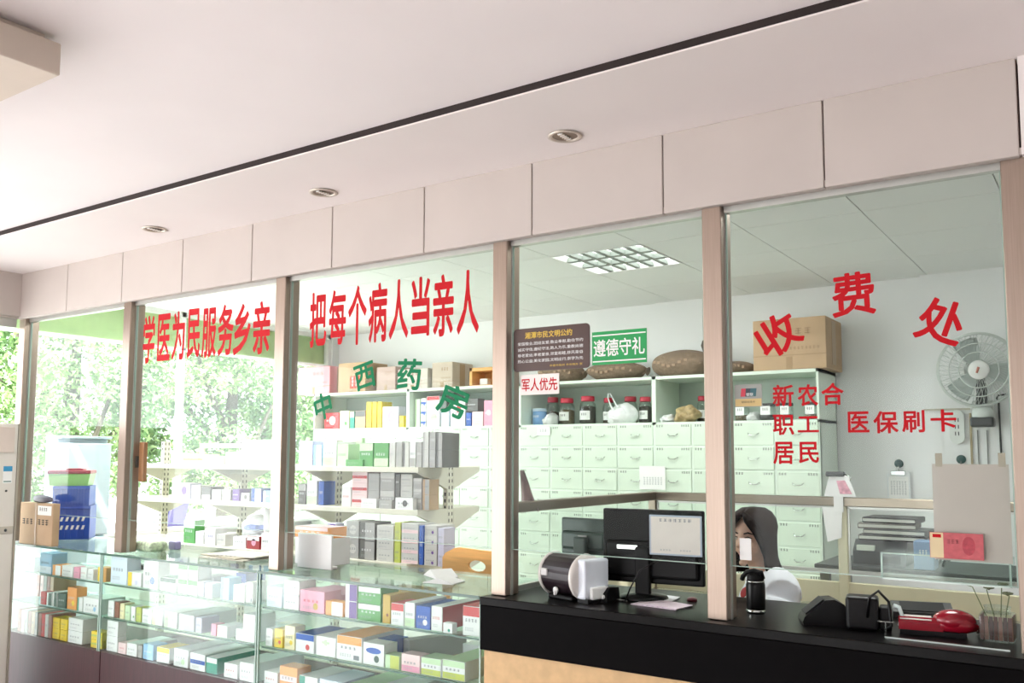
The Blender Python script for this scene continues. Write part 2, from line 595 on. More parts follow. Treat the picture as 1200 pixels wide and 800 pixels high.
# wooden handle beside the second post
t = thing('wooden_pull_bar', 'brown wooden handle fixed beside the second post from the left', 'handle', (-4.28, 2.80, 1.53))
c = at(168, 541, 2.80)
m = MB(); m.box(c.x - 0.022, c.x + 0.022, 2.785, 2.81, c.z - 0.105, c.z + 0.105, M('brown_handle', (168, 112, 66), 0.45, var=0.1), 0.006, 2); m.build('grip', t)
m = MB(); m.box(c.x - 0.035, c.x - 0.02, 2.775, 2.80, c.z - 0.03, c.z + 0.03, DGREY); m.build('bracket', t)

# ------------------------------------------------------------------ black counter
t = thing('service_counter', 'black granite service counter on tan stone under the two right panes', 'counter', (-0.9, 2.93, 0))
m = MB(); m.box(-1.95, -0.158, 2.655, 3.21, 0.955, 0.985, GRANITE, 0.003); m.build('worktop', t)
m = MB(); m.box(-1.95, -0.158, 2.66, 2.69, 0.795, 0.955, GRANF, 0.002); m.build('apron', t)
m = MB(); m.box(-1.94, -0.158, 2.675, 3.19, 0.0, 0.80, STONE); m.build('base', t)
# recessed downlights
for (px, py, wl) in ((662, 159, 'nearest of the three in the soffit'), (379, 225, 'middle of the three in the soffit'), (181, 268, 'farthest of the three in the soffit')):
    c = atz(px, py, 2.585)
    t = thing('downlight', 'round recessed ceiling downlight with a pale rim, ' + wl, 'downlight', c, 0, 'downlights in the soffit')
    RIMM = M('downlight_rim', (206, 196, 184), 0.3, 0.5)
    m = MB(); m.lathe([(0.056, 0.0), (0.060, -0.004), (0.050, -0.007), (0.043, -0.003), (0.043, 0.012)], (0, 0, 0), RIMM, 40); m.build('rim', t, world=False)
    m = MB(); m.lathe([(0.0435, -0.001), (0.036, 0.0), (0.0, 0.0)], (0, 0, -0.0005), M('downlight_cup', (132, 116, 100), 0.35, 0.6), 32); m.build('reflector', t, world=False)
    m = MB(); m.box(-0.010, 0.010, -0.036, 0.036, -0.0065, -0.001, WHITE, 0.003)
    for k in range(5):
        m.box(-0.0105, 0.0105, -0.030 + k * 0.014, -0.026 + k * 0.014, -0.0075, -0.003, M('lamp_shade_grey', (190, 176, 160), 0.5))
    m.build('lamp', t, world=False)
# ceiling box, top left
t = thing('ceiling_box', 'white rectangular boxed ceiling fixture with a recessed panel, top left corner', 'ceiling fixture', (-2.7, 0.8, 2.5))
BOXM = M('ceiling_box_paint', (214, 200, 186), 0.7, var=0.02)
m = MB(); m.box(-3.6, -2.275, 0.2, 1.20, 2.502, 2.590, BOXM, 0.003); m.build('housing', t)
m = MB(); m.box(-3.57, -2.305, 0.23, 1.17, 2.590, 2.612, GAPSHADE if False else BOXM); m.build('neck', t)
m = MB()
for (a, b, c_, d) in ((-3.5, -2.39, 1.07, 1.095), (-3.5, -2.39, 0.3, 0.325), (-3.5, -3.475, .3, 1.09), (-2.415, -2.39, .3, 1.09)):
    m.box(a, b, c_, d, 2.494, 2.5025, BOXM, 0.002)
m.build('panel_frame', t)
# grid lamp in the pharmacy ceiling and unseen ones added to light the room
for i, (tx, ty) in enumerate(TROFF):
    lb = ['square ceiling lamp with a white grid louvre, seen through the pane with the brown plaque',
          'square grid ceiling lamp added for light over the glass cases, hidden by the header', 'square grid ceiling lamp added for light over the cashier, hidden by the header',
          'square grid ceiling lamp added for light by the window wall, hidden by the header'][i]
    t = thing('grid_lamp', lb, 'ceiling lamp', (tx, ty, ZC), 0, 'square grid lamps of the pharmacy ceiling')
    m = MB()
    for s_ in (-1, 1):
        m.box(s_ * 0.297 - 0.008 * (s_ > 0) * 0 - 0.006, s_ * 0.297 + 0.006 - 0.003, -0.297, 0.297, -0.004, 0.06, WHITE)
        m.box(-0.297, 0.297, s_ * 0.294 - 0.006, s_ * 0.294 + 0.006, -0.004, 0.06, WHITE)
    m.build('frame', t, world=False)
    m = MB()
    LOUV = M('louvre_grey', (150, 156, 150), 0.5)
    for k in range(1, 3):
        yk = -0.29 + 0.58 * k / 3
        m.prism([(yk - 0.020, -0.001), (yk + 0.020, -0.001), (yk + 0.004, 0.033), (yk - 0.004, 0.033)], 'x', -0.29, 0.29, LOUV)
    for k in range(1, 6):
        xk = -0.29 + 0.58 * k / 6
        m.prism([(xk - 0.016, 0.000), (xk + 0.016, 0.000), (xk + 0.004, 0.033), (xk - 0.004, 0.033)], 'y', -0.29, 0.29, LOUV)
    m.build('louvre', t, world=False)
    m = MB(); m.box(-0.29, 0.29, -0.29, 0.29, 0.034, 0.06, M('lit_diffuser', (246, 250, 246), 0.5, emit=1.7)); m.build('diffuser', t, world=False)
    l = light('lamp_light', 'AREA', (tx, ty, ZC - 0.012), 12, (0.96, 1.0, 0.96), aim=(0, 0, -1), size=(0.56, 0.56))

# ------------------------------------------------------------------ trees outside
LEAF = [M('leaf_%s' % n, c, 0.6, var=0.25, scale=2) for n, c in (('mid', (142, 172, 112)), ('pale', (180, 202, 142)), ('deep', (108, 142, 90)))]
BARK = M('bark', (108, 100, 88), 0.9, var=0.2, scale=12)


def leaf_cloud(seed, n, rx, ry, rz, clumps):
    R = random.Random(seed)
    mb = MB()
    cl = []
    for i in range(clumps):
        while True:
            p = Vector((R.uniform(-1, 1), R.uniform(-1, 1), R.uniform(-1, 1)))
            if p.length < 1:
                break
        cl.append((Vector((p.x * rx, p.y * ry, p.z * rz)), R.uniform(0.25, 0.55), R.choice((0, 0, 1, 2))))
    for i in range(n):
        c, r, k = R.choice(cl)
        d = Vector((R.gauss(0, 1), R.gauss(0, 1), R.gauss(0, 0.8))).normalized() * r * R.uniform(0.6, 1.0)
        p = c + d
        e = Euler((R.uniform(-0.9, 0.9), R.uniform(-0.9, 0.9), R.uniform(0, 6.28))).to_matrix()
        s = R.uniform(0.022, 0.055)
        L, W = s * 1.3, s * 0.55
        q = [Vector((-L, 0, 0)), Vector((0, -W, 0.02)), Vector((L, 0, -0.02)), Vector((0, W, 0.02))]
        mb.quad([p + e @ v for v in q], LEAF[k if R.random() < 0.75 else R.randint(0, 2)])
    return mb


TREES = [(-10.2, 5.6, 3.0, 'bushy green tree outside the leftmost pane'), (-10.6, 8.2, 3.1, 'bushy green tree outside, behind the left slogan'),
         (-11.0, 10.6, 3.2, 'bushy green tree outside, seen right of the white window mullion'), (-12.0, 13.4, 3.2, 'bushy green tree outside, behind the pink carton')]
for i, (tx, ty, h, lb) in enumerate(TREES):
    t = thing('leafy_tree', lb, 'tree', (tx, ty, -0.02), 0, 'trees outside the window wall')
    mb = leaf_cloud(20 + i, 20000, 1.4, 1.45, 1.9, 70)
    f = mb.build('foliage', t, world=False)
    f.location = (0, 0, 2.35)
    m = MB()
    m.tube([(0, 0, 0), (0.05, 0.03, 0.9), (0.0, 0.1, 1.8), (0.1, 0.1, 3.2)], [0.15, 0.12, 0.10, 0.04], BARK, 10)
    for k in range(5):
        a = k * 1.3
        m.tube([(0.03, 0.05, 0.8 + 0.25 * k), (0.5 * cos(a), 0.5 * sin(a), 1.4 + 0.25 * k), (1.0 * cos(a), 1.0 * sin(a), 2.2 + 0.2 * k)], [0.06, 0.04, 0.02], BARK, 7)
    m.build('trunk', t, world=False)

# ================================================================== DISPLAY CASES AND THEIR BOXES
CASES = [(-5.395, -4.428, 'left'), (-4.420, -3.190, 'middle'), (-3.182, -1.955, 'right')]
SH = [0.826, 0.654, 0.480]     # tops of the three levels
for (a, b, nm) in CASES:
    lb = {'left': 'glass display case at the left end, under the cardboard carton and blue crate',
          'middle': 'glass display case under the left red slogan', 'right': 'glass display case beside the black counter'}[nm]
    t = thing('display_case', lb, 'display case', ((a + b) / 2, 2.92, 0), 0, 'glass display cases in a row')
    m = MB(); m.box(a, b, 2.69, 3.17, 0.06, 0.479, MAROON); m.box(a + .02, b - .02, 2.72, 3.15, 0.0, 0.06, BLACKM); m.build('base', t)
    m = MB(); m.box(a, b, 2.664, 3.175, 0.976, 0.985, TOPG); m.build('top_glass', t)
    m = MB(); m.box(a, b, 2.6615, 2.664, 0.975, 0.986, DEDGE); m.build('top_edge', t)
    m = MB(); m.box(a + 0.01, b - 0.01, 2.674, 2.680, 0.479, 0.976, CASEG); m.build('front_glass', t)
    for s_, xx in ((0, a), (1, b)):
        m = MB(); m.box(xx + 0.001 - 0.008 * s_, xx + 0.007 - 0.008 * s_, 2.680, 3.16, 0.479, 0.976, CASEG); m.build('side_glass', t)
        m = MB(); m.box(xx + 0.001 - 0.008 * s_, xx + 0.007 - 0.008 * s_, 2.6735, 2.6805, 0.479, 0.976, EDGE); m.build('corner_edge', t)
    for k in (0, 1):
        z = SH[k]
        m = MB(); m.box(a + 0.010, b - 0.010, 2.690, 3.12, z - 0.007, z, SHELFG); sh = m.build('glass_shelf', t)
        m = MB(); m.box(a + 0.010, b - 0.010, 2.6885, 2.690, z - 0.0075, z + .0005, DEDGE); m.build('shelf_edge', sh)
    m = MB(); m.box(a + 0.01, b - 0.01, 3.15, 3.156, 0.479, 0.976, CASEG); m.build('back_glass', t)

BC = {}


def bcol(c):
    key = 'box_%02x%02x%02x' % tuple(c)
    return M(key, c, 0.45, var=0.03)


CNAMES = {'white': (238, 238, 238), 'cream': (240, 228, 182), 'yellow': (240, 206, 40), 'gold': (200, 162, 60), 'orange': (240, 160, 80),
          'red': (206, 56, 60), 'dark red': (160, 40, 44), 'pink': (236, 160, 186), 'pale pink': (244, 214, 216), 'purple': (116, 80, 156),
          'lavender': (208, 204, 226), 'blue': (44, 92, 184), 'light blue': (146, 192, 228), 'pale blue': (222, 232, 246), 'green': (88, 158, 84),
          'pale green': (200, 226, 186), 'teal': (36, 150, 128), 'grey': (176, 174, 172), 'dark grey': (104, 102, 100), 'brown': (134, 74, 50),
          'tan': (196, 164, 130), 'dark green': (52, 84, 74), 'yellow green': (196, 204, 96), 'pale grey': (206, 204, 200), 'rose brown': (150, 98, 90)}


def carton(w, d, h, base, decor, seed, stack=1):
    """a printed medicine box standing on z = 0, front at y = 0 facing -Y, centred in x; a stack of identical boxes is told apart by the caller"""
    R = random.Random(seed)
    m = MB()
    m.box(-w / 2, w / 2, 0, d, 0, h, bcol(CNAMES[base]), min(0.0012, w * 0.04))
    y = -0.0006
    x0, x1 = -w / 2 * 0.96, w / 2 * 0.96
    for dc in decor:
        k, _, col = dc.partition(':')
        c = bcol(CNAMES[col]) if col else INK
        if k == 'top':
            m.quad([(x0, y, h * 0.66), (x1, y, h * 0.66), (x1, y, h * 0.98), (x0, y, h * 0.98)], c)
            m.quad([(x0, 0.001, h + 0.0006), (x1, 0.001, h + 0.0006), (x1, d * 0.97, h + 0.0006), (x0, d * 0.97, h + 0.0006)], c)
        elif k == 'bottom':
            m.quad([(x0, y, h * 0.03), (x1, y, h * 0.03), (x1, y, h * 0.36), (x0, y, h * 0.36)], c)
        elif k == 'band':
            m.quad([(x0, y, h * 0.38), (x1, y, h * 0.38), (x1, y, h * 0.62), (x0, y, h * 0.62)], c)
        elif k == 'left':
            m.quad([(x0, y, h * 0.02), (x0 + w * 0.3, y, h * 0.02), (x0 + w * 0.3, y, h * 0.98), (x0, y, h * 0.98)], c)
        elif k == 'right':
            m.quad([(x1 - w * 0.62, y, h * 0.02), (x1, y, h * 0.02), (x1, y, h * 0.98), (x1 - w * 0.62, y, h * 0.98)], c)
        elif k == 'side':
            m.quad([(w / 2 + 0.0006, d * 0.01, h * 0.02), (w / 2 + 0.0006, d * 0.98, h * 0.02), (w / 2 + 0.0006, d * 0.98, h * 0.98), (w / 2 + 0.0006, d * 0.01, h * 0.98)], c)
        elif k == 'oval':
            n = 16
            m.quad([(0 + w * 0.36 * cos(2 * pi * i / n), y, h * 0.66 + h * 0.14 * sin(2 * pi * i / n)) for i in range(n)], c)
        elif k == 'dot':
            n = 14
            r = min(w, h) * 0.16
            m.quad([(w * 0.15 + r * cos(2 * pi * i / n), y, h * 0.3 + r * sin(2 * pi * i / n)) for i in range(n)], c)
        elif k == 'disc':
            n = 16
            r = min(w, h) * 0.27
            m.quad([(w * 0.05 + r * cos(2 * pi * i / n), y, h * 0.52 + r * sin(2 * pi * i / n)) for i in range(n)], c)
        elif k == 'cross':
            m.quad([(-w * .07, y, h * .55), (w * .07, y, h * .55), (w * .07, y, h * .85), (-w * .07, y, h * .85)], c)
            m.quad([(-w * .2, y - .0002, h * .64), (w * .2, y - .0002, h * .64), (w * .2, y - .0002, h * .76), (-w * .2, y - .0002, h * .76)], c)
        elif k == 'code':
            m.quad([(w * .18, y, h * .08), (w * .4, y, h * .08), (w * .4, y, h * .26), (w * .18, y, h * .26)], GREYINK)
        elif k == 'ink':
            marks(m, -w * 0.38, w * 0.30, h * 0.42, h * 0.58, y - 0.0003, c if col else GREYINK, 4, seed)
            marks(m, -w * 0.38, w * 0.10, h * 0.14, h * 0.28, y - 0.0003, GREYINKL, 5, seed + 1, 2)
    return m


DECW = {'top': '%s top', 'bottom': '%s base', 'band': '%s band', 'left': '%s edge', 'right': '%s panel', 'side': '%s side',
        'oval': '%s oval', 'dot': '%s dot', 'disc': '%s disc', 'cross': '%s cross'}


def words_of(base, decor):
    ws = []
    for dc in decor:
        k, _, col = dc.partition(':')
        if k in DECW and col:
            ws.append(DECW[k] % col)
    return base, (', ' + ws[0] if ws else '')


def place_box(px0, px1, pyt, pyb, Y, zbase, base, decor, depth, label_tail, group, rz=0.0, seed=0, name='medicine_box', cat='medicine box', h=None):
    pc = (px0 + px1) / 2
    a, b = at(px0, pyb, Y), at(px1, pyb, Y)
    hh = h if h else max(0.015, at(pc, pyt, Y).z - at(pc, pyb, Y).z)
    w = (b.x - a.x) * 0.985
    m = carton(w, depth, hh, base, decor, seed)
    o = m.build(name)
    o.location = ((a.x + b.x) / 2, Y, zbase + 0.0002)
    o.rotation_euler.z = rz
    cb, dw = words_of(base, decor)
    tag(o, '%s %s%s, %s' % (cb, cat.replace('medicine ', ''), dw, label_tail), cat, group)
    return o, w, hh


def box_row(spec, Y, zbase, where, group, seed):
    """spec: (x0, x1, ytop, ybottom, colour, decor, depth[, how many stacked]) from left to right"""
    k = 0
    for s in spec:
        n = s[7] if len(s) > 7 else 1
        x0, x1, yt, yb = s[:4]
        pc = (x0 + x1) / 2
        H = (at(pc, yt, Y).z - at(pc, yb, Y).z) / n
        for j in range(n):
            tail = '%s %s' % (ORD[k] + ' from left', where)
            if n > 1:
                tail = '%s of stack %s from left %s' % (('bottom', 'top')[j] if n == 2 else ('bottom', 'second', 'third', 'fourth', 'fifth', 'sixth')[j], ORD[k], where.replace('on ', '').replace('glass ', '').replace('shelf rack', 'rack'))
            place_box(x0, x1, yt, yb, Y + RND.uniform(0, 0.004) + 0.003 * j * (n > 1), zbase + j * (H + 0.0003), s[4], s[5], s[6], tail, group, seed=seed + 13 * k + j, h=H - 0.0004)
        k += 1


R3 = 'of right glass case'
R2 = 'of middle glass case'
R1 = 'of left glass case'
GB = 'medicine boxes in the glass cases'
Yd = 2.705
box_row([(312, 330, 690, 714, 'pale blue', ['ink'], .12), (332, 350, 683, 717, 'white', ['ink'], .10, 2), (351, 380, 693, 719, 'pink', ['dot:gold', 'ink:red'], .10),
         (381, 402, 705, 722, 'orange', ['right:white'], .05), (404, 418, 687, 727, 'white', ['right:purple'], .07, 2), (419, 446, 689, 729, 'green', ['top:white', 'ink:white'], .11, 2),
         (448, 457, 698, 732, 'gold', ['side:gold', 'dot:brown'], .22), (458, 473, 707, 733, 'white', ['top:red', 'ink'], .12), (474, 486, 706, 735, 'white', ['bottom:pale green', 'ink'], .2),
         (487, 504, 711, 738, 'blue', ['ink:white', 'dot:white'], .2), (505, 518, 712, 741, 'white', ['side:dark red', 'ink:red'], .26),
         (542, 564, 711, 746, 'white', ['top:red', 'ink'], .2)], Yd, SH[0], 'on top shelf ' + R3, GB, 100)
place_box(519, 530, 730, 742, 2.697, SH[0], 'white', ['dot:teal'], .03, 'small, before the dark red side, top shelf ' + R3, GB, seed=3)
place_box(353, 400, 696, 712, 2.85, SH[0], 'pink', ['disc:orange', 'ink:red'], .2, 'wide, behind the front boxes on top shelf ' + R3, GB, seed=5)
place_box(447, 486, 690, 715, 2.95, SH[0], 'gold', ['ink'], .15, 'at the back of the top shelf ' + R3, GB, seed=9)
box_row([(311, 319, 736, 757, 'white', ['ink'], .05), (321, 331, 737, 759, 'yellow', ['dot:red', 'ink'], .05), (333, 345, 733, 761, 'cream', ['ink', 'dot:yellow'], .06),
         (346, 368, 744, 766, 'white', ['top:blue', 'dot:red'], .2), (370, 393, 749, 772, 'white', ['cross:pale green'], .24), (394, 424, 748, 777, 'white', ['top:orange', 'code', 'ink'], .26),
         (425, 450, 755, 781, 'white', ['oval:blue', 'dot:dark green'], .08), (451, 468, 768, 784, 'pale green', ['right:yellow green'], .06),
         (470, 492, 766, 787, 'pale pink', ['bottom:pink', 'ink'], .06), (493, 517, 772, 793, 'white', ['bottom:yellow green', 'top:pale green', 'ink'], .09),
         (518, 545, 774, 797, 'white', ['bottom:yellow green', 'top:pale green', 'ink'], .24)], Yd, SH[1], 'on middle shelf ' + R3, GB, 200)
place_box(434, 460, 738, 768, 2.80, SH[1], 'blue', ['ink:white'], .10, 'behind the blue-oval box on middle shelf ' + R3, GB, seed=15, h=.085)
place_box(470, 482, 752, 772, 2.85, SH[1], 'grey', ['ink'], .28, 'long, slanting back along middle shelf ' + R3, GB, seed=16, rz=-0.35, h=.085)
place_box(542, 562, 752, 780, 2.98, SH[1], 'white', ['side:grey'], .12, 'at the back right of the middle shelf ' + R3, GB, seed=17, h=.07)
box_row([(309, 325, 788, 806, 'white', ['ink:red'], .1), (327, 348, 783, 811, 'orange', ['ink', 'band:pale pink'], .08), (350, 372, 790, 812, 'white', ['left:teal'], .2),
         (374, 400, 793, 816, 'pale blue', ['ink', 'dot:blue'], .2), (402, 430, 798, 820, 'white', ['top:pale green'], .3), (432, 462, 802, 826, 'white', ['ink'], .3),
         (464, 500, 806, 832, 'pale grey', ['top:grey'], .3), (502, 540, 812, 838, 'white', ['top:pale green'], .3)], Yd, SH[2], 'on bottom level ' + R3, GB, 300)
box_row([(129, 148, 655, 688, 'pale blue', ['ink'], .08), (149, 165, 674, 691, 'white', ['left:yellow', 'dot:lavender'], .08), (167, 184, 660, 693, 'white', ['dot:blue', 'ink'], .07),
         (187, 206, 680, 696, 'white', ['top:dark green', 'ink'], .16), (208, 219, 665, 699, 'white', ['top:green', 'band:pale green'], .08, 2),
         (220, 231, 665, 700, 'white', ['top:green', 'band:pale green'], .08, 2), (232, 238, 684, 701, 'lavender', ['ink'], .06), (240, 248, 686, 703, 'white', ['ink'], .06),
         (258, 268, 680, 706, 'light blue', ['right:pale blue', 'ink'], .07), (273, 286, 688, 708, 'white', ['ink'], .08), (288, 296, 684, 709, 'pale grey', ['code'], .08)],
        Yd, SH[0], 'on top shelf ' + R2, GB, 400)
place_box(155, 170, 660, 676, 2.82, SH[0], 'white', ['right:dark grey'], .12, 'at the back of the top shelf ' + R2, GB, seed=21, h=.09)
place_box(236, 250, 672, 694, 2.84, SH[0], 'lavender', ['ink'], .1, 'at the back of the top shelf ' + R2, GB, seed=22, h=.07)
place_box(276, 288, 664, 690, 2.86, SH[0], 'blue', ['ink:white'], .12, 'at the back right of the top shelf ' + R2, GB, seed=23, h=.1)
box_row([(126, 133, 705, 724, 'white', ['ink'], .06), (134, 139, 706, 725, 'brown', ['side:brown'], .06), (140, 145, 709, 727, 'cream', ['ink'], .06), (146, 152, 711, 728, 'pale green', ['ink'], .06),
         (153, 158, 712, 729, 'white', ['dot:green'], .06), (159, 165, 713, 730, 'yellow green', ['ink'], .06), (166, 177, 716, 733, 'white', ['ink'], .3), (178, 190, 718, 735, 'white', ['left:cream'], .3),
         (192, 207, 719, 738, 'white', ['left:pale green', 'ink'], .25), (209, 227, 722, 741, 'white', ['right:lavender'], .25), (229, 236, 724, 742, 'lavender', ['ink'], .1),
         (247, 253, 732, 746, 'pink', ['side:red'], .05), (254, 266, 734, 748, 'white', ['ink'], .1), (276, 285, 738, 752, 'white', ['ink'], .1), (284, 298, 722, 755, 'white', ['left:pale pink'], .12)],
        Yd, SH[1], 'on middle shelf ' + R2, GB, 500)
box_row([(124, 137, 732, 768, 'white', ['ink'], .05, 2), (138, 147, 757, 770, 'pale pink', ['ink:red'], .1), (148, 160, 757, 772, 'white', ['ink'], .2), (161, 166, 759, 774, 'grey', ['ink'], .2),
         (167, 179, 758, 776, 'light blue', ['ink:white'], .08), (183, 198, 763, 781, 'white', ['top:yellow', 'ink'], .12), (203, 220, 765, 786, 'white', ['dot:pale green', 'ink'], .3),
         (222, 240, 771, 791, 'white', ['band:blue', 'ink'], .3), (241, 254, 776, 795, 'teal', ['top:white'], .25), (262, 278, 782, 799, 'white', ['ink:red'], .25),
         (280, 297, 784, 806, 'white', ['ink'], .3)], Yd, SH[2], 'on bottom level ' + R2, GB, 600)
box_row([(20, 40, 654, 671, 'white', ['ink'], .1), (46, 60, 649, 673, 'light blue', ['bottom:pale blue', 'ink'], .09), (61, 71, 663, 675, 'orange', ['right:white'], .08),
         (72, 85, 664, 677, 'white', ['ink'], .07), (86, 93, 666, 679, 'pink', ['ink'], .05), (94, 101, 666, 680, 'white', ['ink:red'], .05), (102, 109, 668, 681, 'white', ['ink'], .05),
         (114, 124, 667, 684, 'orange', ['left:yellow'], .05)], Yd, SH[0], 'on top shelf ' + R1, GB, 700)
box_row([(47, 53, 697, 712, 'red', ['ink'], .05), (54, 60, 698, 713, 'white', ['right:dark green'], .08), (61, 66, 697, 714, 'white', ['right:dark green'], .08), (67, 77, 698, 715, 'dark green', ['ink:white'], .08),
         (78, 89, 691, 717, 'orange', ['ink:white', 'dot:yellow'], .06), (90, 96, 702, 718, 'white', ['left:teal'], .1), (97, 118, 703, 721, 'white', ['dot:light blue', 'ink'], .14)],
        Yd, SH[1], 'on middle shelf ' + R1, GB, 800)
box_row([(61, 69, 726, 751, 'yellow', ['ink'], .07, 2), (70, 78, 727, 752, 'yellow', ['ink'], .07, 2), (79, 96, 728, 757, 'white', ['ink'], .2, 2), (106, 119, 743, 762, 'yellow', ['ink', 'band:yellow green'], .06, 2)],
        Yd, SH[2], 'on bottom level ' + R1, GB, 900)
# upright booklets in the left case
for (x0, x1, n, yt, yb, k, nm) in ((42, 62, 5, 683, 706, 1, 'on middle shelf'), (20, 60, 10, 716, 744, 2, 'on bottom level')):
    for j in range(n):
        xa = x0 + (x1 - x0) * j / n
        xb = x0 + (x1 - x0) * (j + 1) / n - 0.3
        c = ('rose brown', 'pale pink', 'grey', 'rose brown', 'tan', 'dark grey', 'rose brown', 'red', 'pale grey', 'rose brown')[j]
        Yq = 2.84 if k == 1 else 2.70
        place_box(xa, xb, yt, yb, Yq, SH[k], c, ['ink'], .14, '%s from left of upright packs %s %s' % (ORD[j], nm, R1), 'upright packs in the left glass case',
                  seed=50 + j, h=0.135 if k == 1 else 0.125)

# ------------------------------------------------------------------ things on top of the cases
ZT = 0.9855
# blue crates, a green tray with red lid, a cardboard carton: all turned towards the lobby
TURN = 0.86
c = at(79, 641, 2.99)
cxc, cyc = c.x, 3.02
BLUEP = M('blue_plastic', (52, 92, 196), 0.4)
crate_h = 0.145
for j in range(2):
    crate_h = (.20, .12)[j]
    t = thing('plastic_crate', ('lower blue plastic crate on the left glass case, beside the carton', 'upper blue plastic crate, under the green tray')[j], 'crate',
              (cxc, cyc, ZT + j * .2005 + .0003), TURN, 'blue crates on the left glass case')
    m = MB()
    hw, dp = (.110, .102)[j], .10
    tt = 0.006
    for (a, b, c_, d, e, f) in ((-hw, hw, -dp, -dp + tt, 0, crate_h), (-hw, hw, dp - tt, dp, 0, crate_h), (-hw, -hw + tt, -dp, dp, 0, crate_h), (hw - tt, hw, -dp, dp, 0, crate_h), (-hw, hw, -dp, dp, 0, tt)):
        m.box(a, b, c_, d, e, f, BLUEP)
    m.box(-hw - .003, hw + .003, -dp - .004, -dp + .006, crate_h - 0.02, crate_h - .006, BLUEP, .002)
    for k in range(6):
        m.box(-hw + .01 + k * hw / 3.2, -hw + .015 + k * hw / 3.2, -dp - .004, -dp, .01, crate_h - .02, BLUEP)
    m.build('body', t, world=False)
    if j == 0:
        for r_ in range(2):
            m = MB()
            for k in range(5):
                x = -hw * 0.5 + k * hw * 0.27
                m.quad([(x, -dp - .0046, .06 + r_ * .05), (x + .014, -dp - .0046, .06 + r_ * .05), (x + .022, -dp - .0046, .085 + r_ * .05), (x + .008, -dp - .0046, .085 + r_ * .05)], WHITE)
            m.build('printed_mark', t, world=False)
zt = ZT + .3215
t = thing('food_tray', 'green plastic tray with a dark red lid on top of the blue crates', 'tray', (cxc - .035, cyc + .0, zt), TURN)
tw = .118
m = MB(); m.prism([(-tw * .9, 0), (tw * .9, 0), (tw, 0.072), (-tw, 0.072)], 'y', -.09, .09, M('green_tray', (150, 214, 120), 0.35)); m.build('body', t, world=False)
m = MB(); m.box(-tw * 1.03, tw * 1.03, -.095, .095, 0.072, 0.094, M('wine_lid', (176, 62, 84), 0.35), .004); m.box(-tw * .2, tw * .6, -.06, .06, .094, .105, M('wine_lid', (176, 62, 84)), .003); m.build('lid', t, world=False)
ka, kb = at(22, 637, 2.667), at(60, 640, 2.667)
hc_ = at(40, 589, 2.667).z - ZT
t = thing('cardboard_carton', 'flat brown cardboard carton with a white label, standing on the left glass case', 'carton', ((ka.x + kb.x) / 2, 2.667, ZT + .0003))
hw = (kb.x - ka.x) / 2
m = MB(); m.box(-hw, hw, 0, .042, 0, hc_, CARD, .003); m.build('body', t, world=False)
m = MB(); m.box(-.008, .008, -.0015, 0, 0, hc_, TAPE); m.box(-.008, .008, 0, .042, hc_, hc_ + .001, TAPE); m.build('tape_strip', t, world=False)
m = MB(); m.box(hw * .1, hw * .92, -.0015, 0, hc_ * .72, hc_ * .94, PAPER); marks(m, hw * .2, hw * .7, hc_ * .78, hc_ * .9, -.002, INK, 4, 3); m.build('paper_label', t, world=False)
m = MB(); marks(m, -hw * .85, -hw * .15, hc_ * .42, hc_ * .62, -.001, INK, 3, 4); marks(m, hw * .1, hw * .8, hc_ * .42, hc_ * .62, -.001, INK, 3, 8); m.build('printing', t, world=False)
m = MB(); m.ball((0, 0.021, .02), (.10, .019, .022), M('dark_bag', (86, 84, 96), 0.4), 3, .12, 4, 0.0)
o = m.build('plastic_bag'); o.location = ((ka.x + kb.x) / 2 + .02, 2.667, ZT + hc_ + .002); tag(o, 'dark crumpled plastic bag lying on the cardboard carton', 'bag')
# flower-patterned packet and flat magazines on the middle case
c = at(176, 648, 2.86)
m = MB(); m.box(-.075, .075, -.05, .06, 0, .055, M('flowered_packet', (206, 222, 188), 0.6, var=0.35, scale=60), .02, 3)
o = m.build('flowered_packet'); o.location = (c.x, 2.86, ZT); tag(o, 'green and white flowered packet on the middle glass case', 'packet')
c = at(192, 643, 2.93)
m = MB(); m.box(-.03, .03, -.02, .02, 0, .045, M('lilac_pack', (186, 178, 226), 0.5), .006, 2)
o = m.build('small_packet'); o.location = (c.x + .01, 2.99, ZT); tag(o, 'small lilac packet beside the flowered packet', 'packet')
for j, (x, y, r_, col) in enumerate(((222, 658, 0.05, (216, 210, 196)), (238, 655, -0.12, (196, 186, 164)), (262, 654, 0.1, (226, 222, 212)))):
    c = atz(x, y, ZT)
    m = MB()
    m.box(-.16, .16, -.1, .1, 0, .006, M('magazine_%d' % j, col, 0.4, var=0.14, scale=14), .001)
    marks(m, -.1, .05, 0.001, .005, -.101, GREYINK, 5, j)
    o = m.build('magazine'); o.location = (c.x + .05, 2.93 + .02 * j, ZT + .0062 * j); o.rotation_euler.z = r_
    tag(o, '%s magazine lying flat on the middle glass case' % ('pale cream bottom', 'tan middle', 'whitish topmost')[j], 'magazine', 'flat magazines on the middle glass case')
